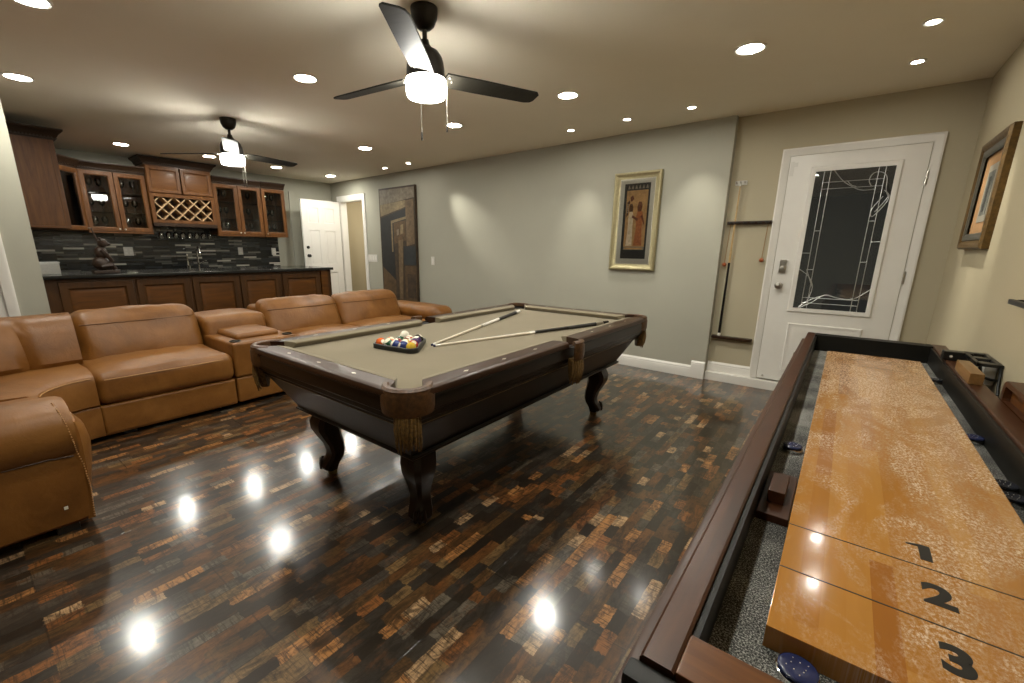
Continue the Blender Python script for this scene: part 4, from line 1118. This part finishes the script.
def drinking_glass(x, y, z, lb, stem=False, group=None):
    t = thing('wine_glass' if stem else 'drinking_glass', lb, 'glass', (x, y, z), group)
    bm = BM()
    if stem: lathe(bm, [(.032, 0), (.032, .003), (.004, .008), (.004, .075), (.03, .10), (.038, .135), (.030, .175), (.0285, .175), (.036, .135), (.028, .102), (.001, .082)], (x, y, z), 14)
    else: lathe(bm, [(.028, 0), (.034, .11), (.033, .11), (.027, .006), (.001, .006)], (x, y, z), 14)
    ob('bowl', bm, M['glass'], t)
    return t
u_, n_ = (0, 1, 0), (1, 0, 0)
# tall end cabinet on the return wall
t = thing('tall_wall_cabinet', 'tall brown wall cabinet with plain side panel at the left wall end', 'cabinet', (-6.9, .74, 1.51))
bm = BM(); box(bm, -7.30, -6.40, .5335, .915, 1.515, 2.35, .002); ob('carcass', bm, M['cabz'], t)
bm = BM(); box(bm, -6.42, -6.395, .895, .935, 1.51, 2.35, .003); box(bm, -7.30, -6.42, .916, .935, 1.51, 2.35, .003); ob('face_frame', bm, M['cabz'], t)
bm = BM(); box(bm, -7.3, -6.392, .5335, .937, 1.495, 1.514, .003); ob('light_rail', bm, M['caby'], t)
crown(t, [(-6.395, .54), (-6.395, .935), (-7.30, .935)][::-1] if False else [(-7.30, .935), (-6.395, .935), (-6.395, .5335)], 2.345)
# diagonal corner cabinet
t = thing('corner_cabinet', 'narrow corner wall cabinet with dark glass door beside the tall cabinet', 'cabinet', (-7.8, .9, 1.51))
bm = BM(); prism(bm, [(-8.095, .5335), (-7.305, .5335), (-7.305, .90), (-7.775, 1.285), (-8.095, 1.285)], 1.505, 1.523); prism(bm, [(-8.095, .5335), (-7.305, .5335), (-7.305, .90), (-7.775, 1.285), (-8.095, 1.285)], 2.245, 2.263)
box(bm, -8.095, -8.08, .5335, 1.285, 1.523, 2.245); box(bm, -8.08, -7.305, .5335, .55, 1.523, 2.245); ob('carcass', bm, M['cabz'], t)
pA, pB = Vector((-7.775, 1.285, 1.505)), Vector((-7.305, .90, 1.505)); uu = (pB - pA); ww = uu.length; uu.normalize(); nn = Vector((-uu.y, uu.x, 0))
if nn.x < 0: nn = -nn
# face is drawn from the tall cabinet towards the bar wall so that its front looks into the room
door_front(t, 'door', pB + V3 * .005 - uu * .0, -uu, nn, ww, .75, M['cabz'], M['caby'], True, knob=(ww - .03, .03))
bm = BM(); box(bm, -8.07, -7.45, .60, 1.0, 1.87, 1.878); ob('shelf', bm, M['cabglass'], t)
crown(t, [(-7.775 + .012, 1.285), (-7.305 + .012, .90)], 2.265)
# glass cabinets
def glass_unit(name, label, y0_, y1_, nd, knobs, lb):
    t = thing(name, label, 'cabinet', (-7.93, (y0_ + y1_) / 2, 1.505))
    carcass(t, y0_, y1_, 1.505, 2.265, (1.75, 2.0))
    w_ = (y1_ - y0_) / nd
    for i in range(nd): door_front(t, 'door', (XFc, y0_ + i * w_ + .002, 1.508), u_, n_, w_ - .004, .754, M['cabz'], M['caby'], True, knob=(knobs[i] * w_ if knobs[i] < .5 else w_ - .03, .03))
    bm = BM(); box(bm, XFc - .03, XFc + .02, y0_, y1_, 1.485, 1.5035, .003); ob('light_rail', bm, M['caby'], t)
    crown(t, [(XFc, y1_), (XFc, y0_)], 2.267)
    return t
glass_unit('glass_cabinet', 'two door glass cabinet between the corner cabinet and the wine rack', 1.29, 1.985, 2, (.9, .08), '')
glass_unit('glass_cabinet', 'two door glass cabinet just right of the wine rack', 2.815, 3.53, 2, (.9, .08), '')
t3 = glass_unit('glass_cabinet', 'single door glass cabinet at the right end of the wall cabinets', 3.54, 3.93, 1, (.08,), '')
# wine rack cabinet
t = thing('wine_rack_cabinet', 'taller cabinet with two small doors over a diamond wine lattice', 'cabinet', (-7.9, 2.4, 1.64))
Y0, Y1 = 1.995, 2.805
XW = -7.735
bm = BM(); box(bm, CB, XW, Y0, Y0 + .018, 1.645, 2.415); box(bm, CB, XW, Y1 - .018, Y1, 1.645, 2.415); box(bm, CB, XW, Y0 + .018, Y1 - .018, 2.397, 2.415); box(bm, CB, XW, Y0 + .018, Y1 - .018, 2.02, 2.038); box(bm, CB, XW, Y0 + .018, Y1 - .018, 1.645, 1.663); box(bm, CB, CB + .01, Y0 + .018, Y1 - .018, 1.663, 2.397)
ob('carcass', bm, M['cabz'], t, sharp=0)
for a_ in (Y0 + .004, (Y0 + Y1) / 2 + .006): door_front(t, 'door', (XW, a_, 2.055), u_, n_, (Y1 - Y0) / 2 - .012, .345, M['cabz'], M['caby'], False, .05)
bm = BM(); rect_frame(bm, (XW, Y0, 1.645), u_, V3, n_, Y1 - Y0, .40, [(0, 0), (.045, 0), (.045, .018), (.003, .02), (0, .016)]); ob('lattice_frame', bm, M['cabz'], t)
bm = BM()
ya, yb, za, zb = Y0 + .04, Y1 - .04, 1.685, 2.005
def clipline(c, s):
    # line y - s*z = c inside the opening
    pts = []
    for z in (za, zb):
        y = c + s * (z - za)
        if ya <= y <= yb: pts.append((y, z))
    for y in (ya, yb):
        z = za + (y - c) / s
        if za < z < zb: pts.append((y, z))
    return pts[:2] if len(pts) >= 2 else None
for s in (1.0, -1.0):
    c = ya - .40
    while c < yb + .40:
        q = clipline(c, s)
        if q and math.dist(*q) > .03:
            (y_a, z_a), (y_b, z_b) = q
            d = Vector((0, y_b - y_a, z_b - z_a)); L = d.length; d.normalize(); per = Vector((0, -d.z, d.y))
            slab(bm, Vector((XW - .18, y_a, z_a)) - per * .007, d, per, (1, 0, 0), L, .014, .178 + (.0 if s > 0 else .003))
        c += .163
ob('wine_lattice', bm, plain('lattice_wood', '#a58763', .45, 0, .15, 30), t, sharp=0)
bm = BM(); box(bm, XW, XW + .02, Y0, Y1, 1.60, 1.644, .003)
for i in range(9):
    y = Y0 + .045 + i * .09; box(bm, XW - .30, XW, y - .012, y + .012, 1.605, 1.644); box(bm, XW - .30, XW + .012, y - .03, y + .03, 1.592, 1.604)
ob('stemware_rack', bm, M['crown'], t)
crown(t, [(-8.095, Y1), (XW, Y1), (XW, Y0), (-8.095, Y0)], 2.417)
for i in range(8):
    y = Y0 + .09 + i * .09
    g = drinking_glass(0, 0, 0, 'upside down wine glass hanging under the wine lattice, number %s from its left end' % ['one', 'two', 'three', 'four', 'five', 'six', 'seven', 'eight'][i], True, 'stemware hanging under the wine rack')
    g.rotation_euler = (PI, 0, 0); g.location = (XW - .09, y, 1.6085)
rngg = random.Random(3)
nth = ['first', 'second', 'third', 'fourth', 'fifth', 'sixth']
for nm, ys in (('double glass cabinet beside the corner cabinet', (1.40, 1.50, 1.75, 1.86)), ('double glass cabinet right of the wine rack', (2.92, 3.02, 3.27, 3.38)), ('single door glass cabinet', (3.66, 3.76))):
    for j, z in enumerate((1.524, 1.7585, 2.0085)):
        for i, y in enumerate(ys):
            drinking_glass(-7.90 + rngg.uniform(-.02, .02), y + rngg.uniform(-.01, .01), z, '%s glass from left, %s shelf, %s' % (nth[i], ('bottom', 'middle', 'top')[j], nm), True, 'glasses inside the wall cabinets')
# backsplash
bm = BM(); box(bm, -8.0995, -8.0885, .5335, 3.90, .905, 1.66); o = struct('trim_4', bm, M['mosaic'], 'dark glass strip mosaic backsplash behind the bar', sharp=0)
# back counter with sink cabinets
t = thing('back_counter', 'black topped sink counter against the mosaic wall', 'counter', (-7.8, 2.2, 0))
bm = BM(); box(bm, -8.085, -7.50, .54, 3.86, 0, .868, .003); ob('cabinet_body', bm, M['bar'], t)
bm = BM(); box(bm, -8.085, -7.46, .5345, 3.90, .87, .905, .004); ob('countertop', bm, M['granite'], t)
# bar counter
t = thing('bar_counter', 'long panelled wooden bar with black granite top behind the sofa', 'bar', (-5.85, 2.0, 0))
BX = -5.62
bm = BM(); box(bm, -6.05, BX, .5345, 3.40, 0, 1.015); ob('bar_body', bm, M['barz'], t, sharp=0)
for y0_, y1_ in ((.64, 1.19), (1.215, 1.685), (1.71, 2.19), (2.205, 2.68), (2.71, 3.225)):
    door_front(t, 'front_panel', (BX, y0_, .14), u_, n_, y1_ - y0_, .85, M['barz'], M['bar'], False, .07)
bm = BM(); box(bm, BX - .43, BX + .03, 3.24, 3.335, 0, 1.015, .006); ob('end_post', bm, M['bar'], t)
bm = BM(); sweep(bm, [(0, 0), (.018, 0), (.018, .08), (.010, .095), (0, .10)], [(BX, 3.24), (BX, .5345)]); ob('base_moulding', bm, M['barz'], t)
bm = BM(); box(bm, -6.45, -5.57, .5345, 3.42, 1.018, 1.053, .008, 3); ob('countertop', bm, M['granite'], t, label='black granite top')
# silver box
t = thing('silver_box', 'brushed silver box at the left end of the bar top', 'box', (-5.85, .66, 1.053))
bm = BM(); box(bm, -5.93, -5.80, .5445, .705, 1.0535, 1.155, .006); ob('box_body', bm, M['silver'], t)
bm = BM(); box(bm, -5.935, -5.795, .5425, .71, 1.1555, 1.17, .005); ob('lid', bm, M['silver'], t)
# bronze statue
t = thing('statue', 'brown carved seated statue with raised staff on the bar top', 'statue', (-5.8, 1.02, 1.053))
def blob(bm, c, r, sc=(1, 1, 1), sub=2): bmesh.ops.create_icosphere(bm, subdivisions=sub, radius=1, matrix=Matrix.Translation(c) @ Matrix.Diagonal((r * sc[0], r * sc[1], r * sc[2], 1)))
bm = BM(); box(bm, -5.87, -5.73, .93, 1.13, 1.0535, 1.085, .008); ob('plinth', bm, M['statue'], t)
bm = BM()
blob(bm, (-5.80, 1.01, 1.15), .072, (1, 1.05, 1.0)); blob(bm, (-5.80, 1.02, 1.25), .055, (1, .95, 1.25)); blob(bm, (-5.795, 1.045, 1.345), .042, (1, 1.05, 1.05)); blob(bm, (-5.79, 1.08, 1.335), .022, (1, 1.2, .8))
for s in (-1, 1):
    tube(bm, [(-5.80 + s * .04, 1.02, 1.28), (-5.80 + s * .055, 1.06, 1.22), (-5.80 + s * .04, 1.09, 1.17)], [.022, .02, .015], 8)
    tube(bm, [(-5.80 + s * .04, 1.0, 1.12), (-5.80 + s * .05, 1.08, 1.13), (-5.80 + s * .045, 1.10, 1.092)], [.035, .028, .022], 8)
    blob(bm, (-5.80 + s * .028, 1.03, 1.385), .014, (1, .6, 1.4))
for v in bm.verts:
    q = noise.noise(v.co * 45) * .008; v.co += (v.co - Vector((-5.8, 1.02, v.co.z))).normalized() * q
ob('figure', bm, M['statue'], t)
bm = BM(); tube(bm, [(-5.80, 1.075, 1.10), (-5.81, 1.03, 1.30), (-5.81, 1.005, 1.40), (-5.81, .985, 1.49)], [.007, .008, .008, .004], 8); ob('staff', bm, M['statue'], t)
# faucet and soap pump on the back counter
t = thing('faucet', 'tall chrome faucet at the bar sink below the hanging glasses', 'faucet', (-7.85, 2.51, .905))
bm = BM(); lathe(bm, [(.032, .0003), (.03, .02), (.018, .035), (.016, .12)], (-7.85, 2.51, .905), 16); ob('base', bm, M['chrome'], t)
bm = BM(); tube(bm, [(-7.85, 2.51, 1.02), (-7.85, 2.51, 1.24), (-7.835, 2.51, 1.285), (-7.79, 2.51, 1.31), (-7.74, 2.51, 1.285), (-7.725, 2.51, 1.24), (-7.725, 2.51, 1.19)], .013, 10); ob('spout', bm, M['chrome'], t)
bm = BM(); tube(bm, [(-7.84, 2.525, 1.06), (-7.82, 2.57, 1.09), (-7.80, 2.62, 1.11)], [.012, .009, .006], 8); ob('handle', bm, M['chrome'], t)
t = thing('soap_dispenser', 'chrome soap pump just left of the bar faucet', 'soap pump', (-7.8, 2.36, .905))
bm = BM(); lathe(bm, [(.028, .0003), (.028, .13), (.012, .15), (.01, .20)], (-7.80, 2.36, .905), 16); ob('bottle', bm, M['chrome'], t)
bm = BM(); tube(bm, [(-7.80, 2.36, 1.10), (-7.80, 2.36, 1.19), (-7.76, 2.35, 1.195)], .010, 8); ob('pump', bm, M['chrome'], t)

# ------------------------------------------------------------------ ceiling fans
def blade_mesh(bm, c, an, L, z, pitch=R(-12)):
    d = Vector((math.cos(an), math.sin(an), 0)); s = Vector((-d.y, d.x, 0))
    wv = s * math.cos(pitch) + V3 * math.sin(pitch); up = d.cross(wv).normalized()
    if up.z < 0: up = -up
    out = [(.105, -.060), (.105, .060), (.30, .066), (L - .05, .064), (L - .012, .052), (L, .030), (L, -.035), (L - .02, -.054), (.30, -.062)]
    lo = [bm.verts.new(c + V3 * (z - c.z) + d * a + wv * b - up * .004) for a, b in out]
    hi = [bm.verts.new(c + V3 * (z - c.z) + d * a + wv * b + up * .004) for a, b in out]
    skin(bm, [lo, hi])
def fan(cx, cy, ang0, label, ch):
    t = thing('ceiling_fan', label, 'ceiling fan', (cx, cy, H))
    c = Vector((cx, cy, H))
    bm = BM(); lathe(bm, [(.070, -.0005), (.070, -.02), (.066, -.05), (.052, -.08), (.03, -.098), (.014, -.10)], c, 28); ob('canopy', bm, M['bronze'], t)
    bm = BM(); tube(bm, [(cx, cy, H - .09), (cx, cy, H - .17)], .0125, 12); ob('downrod', bm, M['bronze'], t)
    bm = BM(); lathe(bm, [(.02, -.145), (.024, -.165), (.04, -.185), (.07, -.20), (.088, -.225), (.096, -.25), (.10, -.28), (.102, -.315), (.104, -.33), (.06, -.332)], c, 32); ob('motor_housing', bm, M['bronze'], t)
    for k in range(3):
        bm = BM(); blade_mesh(bm, c, ang0 + k * 2 * PI / 3, .70, H - .315); b = ob('blade', bm, M['blade'], t, sharp=30)
        d = Vector((math.cos(ang0 + k * 2 * PI / 3), math.sin(ang0 + k * 2 * PI / 3), 0)); s = Vector((-d.y, d.x, 0))
        bm = BM()
        for a, q in ((.125, -.035), (.125, .035), (.15, 0)): bmesh.ops.create_icosphere(bm, subdivisions=1, radius=.006, matrix=Matrix.Translation(c + d * a + s * q * .98 + V3 * (-.315 - q * .2 - .005)))
        ob('screw', bm, M['steel'], b)
    bm = BM(); lathe(bm, [(.10, -.332), (.104, -.334), (.106, -.345), (.105, -.395)], c, 32); ob('light_shade', bm, M['fanlens'], t, label='glowing white light drum')
    bm = BM(); lathe(bm, [(.105, -.3952), (.104, -.405), (.098, -.418), (.06, -.424), (.001, -.425)], c, 32); ob('diffuser', bm, M['fanbottom'], t, label='glowing white diffuser')
    for (dx, dy, zl), nm in zip(ch, ('pull_chain', 'pull_chain')):
        bm = BM(); tube(bm, [(cx + dx, cy + dy, H - .33), (cx + dx, cy + dy, zl + .035)], .0026, 6); pc = ob(nm, bm, M['steel'], t)
        bm = BM(); tube(bm, [(cx + dx, cy + dy, zl + .04), (cx + dx, cy + dy, zl)], [.004, .005], 8); ob('chain_pull', bm, M['bronze'], pc)
    l = bpy.data.lights.new('fan_bulb', 'POINT')
    return t
fan(-1.916, 1.811, R(66.5), 'dark three blade ceiling fan above the pool table', [(.045, -.08, 1.88), (.079, .077, 1.945)])
fan(-4.914, 2.006, R(97), 'dark three blade ceiling fan above the sofa near the bar', [(.085, .045, 1.905), (.04, .09, 1.905)])

# ------------------------------------------------------------------ recessed lights
DL = [(-5.00, .61, 'recessed ceiling light at the far left above the sofa corner'), (-3.32, 1.93, 'recessed ceiling light left of the pool table fan'), (-1.97, 3.42, 'recessed ceiling light right of the pool table fan toward the long wall'),
      (-.67, 3.36, 'largest recessed ceiling light in front of the door wall'), (-3.31, 3.50, 'recessed ceiling light behind the pool table fan chains'), (-4.92, 3.585, 'recessed ceiling light in front of the dark painting'),
      (-7.15, 1.65, 'recessed ceiling light above the first glass cabinet'), (-7.08, 2.59, 'recessed ceiling light above the wine rack cabinet'), (-7.165, 3.55, 'recessed ceiling light above the right end of the bar cabinets'),
      (-7.226, 4.52, 'recessed ceiling light above the open six panel door'), (-3.43, .525, 'recessed ceiling light cut by the top edge at the left'),
      (-.66, 1.93, 'added unseen ceiling light over the middle of the shuffleboard'), (-1.95, .5, 'added unseen ceiling light over the floor in front of the pool table'), (-.66, .62, 'added unseen ceiling light over the near end of the shuffleboard')]  # these three are out of view, added along the grid to light the room
first = None
for x, y, lb in DL:
    if first is None:
        t = thing('recessed_light', lb, 'ceiling light', (x, y, H), 'recessed ceiling lights')
        bm = BM(); lathe(bm, [(.088, -.0005), (.088, -.004), (.080, -.008), (.070, -.006), (.070, -.0005)], (x, y, H), 32); ob('trim_ring', bm, M['white'], t)
        bm = BM(); lathe(bm, [(.069, -.001), (.069, -.004), (.001, -.0045)], (x, y, H), 32); ob('lens', bm, M['lens'], t, label='glowing lens')
        first = t; fx, fy = x, y
    else:
        dup(first, (x - fx, y - fy, 0), lb)
SPOTS = [(-5.84, 4.60, LP(-6.0, 1.5), 'small spotlight aimed at the dark painting'), (-5.233, 4.55, LP(-4.36, 1.72), 'small spotlight next to the dark painting aimed at the bare wall'),
         (-2.465, 4.377, LP(-2.55, 1.4), 'leftmost of three small spotlights above the gold framed picture'), (-1.85, 4.347, LP(-1.885, 1.55), 'middle of three small spotlights above the gold framed picture'),
         (-1.265, 4.34, LP(-1.25, 1.55), 'rightmost of three small spotlights near the wall corner'), (.16, 3.59, Vector((.60, 3.75, 1.3)), 'small spotlight farther from the door wall beside the right wall'),
         (.153, 4.232, Vector((.60, 4.15, 1.4)), 'small spotlight nearer the door wall beside the right wall')]
first = None
for (x, y, tgt, lb), (pw, beam) in zip(SPOTS, ((8, 46), (44, 30), (13, 46), (13, 46), (13, 46), (26, 32), (26, 32))):
    if first is None:
        t = thing('spotlight', lb, 'ceiling light', (x, y, H), 'small recessed spotlights')
        bm = BM(); lathe(bm, [(.046, -.0005), (.046, -.004), (.040, -.008), (.030, -.006), (.028, -.0005)], (x, y, H), 24); ob('trim_ring', bm, M['white'], t)
        bm = BM(); lathe(bm, [(.027, -.001), (.027, -.005), (.001, -.006)], (x, y, H), 24); ob('lens', bm, M['spotlens'], t, label='glowing lens')
        first = t; fx, fy = x, y
    else:
        dup(first, (x - fx, y - fy, 0), lb)
    l = bpy.data.lights.new('spot_lamp', 'SPOT'); l.energy = pw; l.color = (1, .96, .84); l.spot_size = R(beam); l.spot_blend = 1; l.shadow_soft_size = .025
    o = bpy.data.objects.new('spot_lamp', l); COL.objects.link(o); o.location = (x, y, H - .012)
    o.rotation_euler = (tgt - o.location).to_track_quat('-Z', 'Y').to_euler()
# hallway lamp (a ceiling light out of sight beyond the doorway)
l = bpy.data.lights.new('hall_lamp', 'AREA'); l.energy = 7; l.size = .3; l.color = (1, .93, .8)
o = bpy.data.objects.new('hall_lamp', l); COL.objects.link(o); o.location = (-7.2, 5.8, 2.5)

# ------------------------------------------------------------------ world, camera, view
w = bpy.data.worlds.new('night'); SC.world = w; w.use_nodes = True
w.node_tree.nodes['Background'].inputs[0].default_value = (.012, .012, .011, 1); w.node_tree.nodes['Background'].inputs[1].default_value = 1
cd = bpy.data.cameras.new('camera'); cam = bpy.data.objects.new('camera', cd); COL.objects.link(cam); SC.camera = cam
yaw, pit, rol = .675, .2412, .0077
fwd = Vector((-math.sin(yaw) * math.cos(pit), math.cos(yaw) * math.cos(pit), -math.sin(pit)))
r0 = Vector((math.cos(yaw), math.sin(yaw), 0)); u0 = r0.cross(fwd)
rt_ = r0 * math.cos(rol) + u0 * math.sin(rol); up_ = u0 * math.cos(rol) - r0 * math.sin(rol)
mw = Matrix((( rt_.x, up_.x, -fwd.x, 0), (rt_.y, up_.y, -fwd.y, 0), (rt_.z, up_.z, -fwd.z, 1.322), (0, 0, 0, 1)))
cam.matrix_world = mw
cd.sensor_fit = 'HORIZONTAL'; cd.sensor_width = 36; cd.lens = 36 * 433.7 / 1024
cd.shift_x = (512 - 491.6) / 1024; cd.shift_y = (355.3 - 341.5) / 1024; cd.clip_start = .02; cd.clip_end = 60
vs = SC.view_settings; vs.view_transform = 'Standard'; vs.look = 'None'; vs.gamma = 1; vs.use_curve_mapping = False; vs.exposure = 1.68
SC.cycles.use_denoising = True
SC.cycles.max_bounces = 10; SC.cycles.diffuse_bounces = 8; SC.cycles.glossy_bounces = 5; SC.cycles.transmission_bounces = 8; SC.cycles.sample_clamp_indirect = 8
SC.cycles.caustics_reflective = False; SC.cycles.caustics_refractive = False
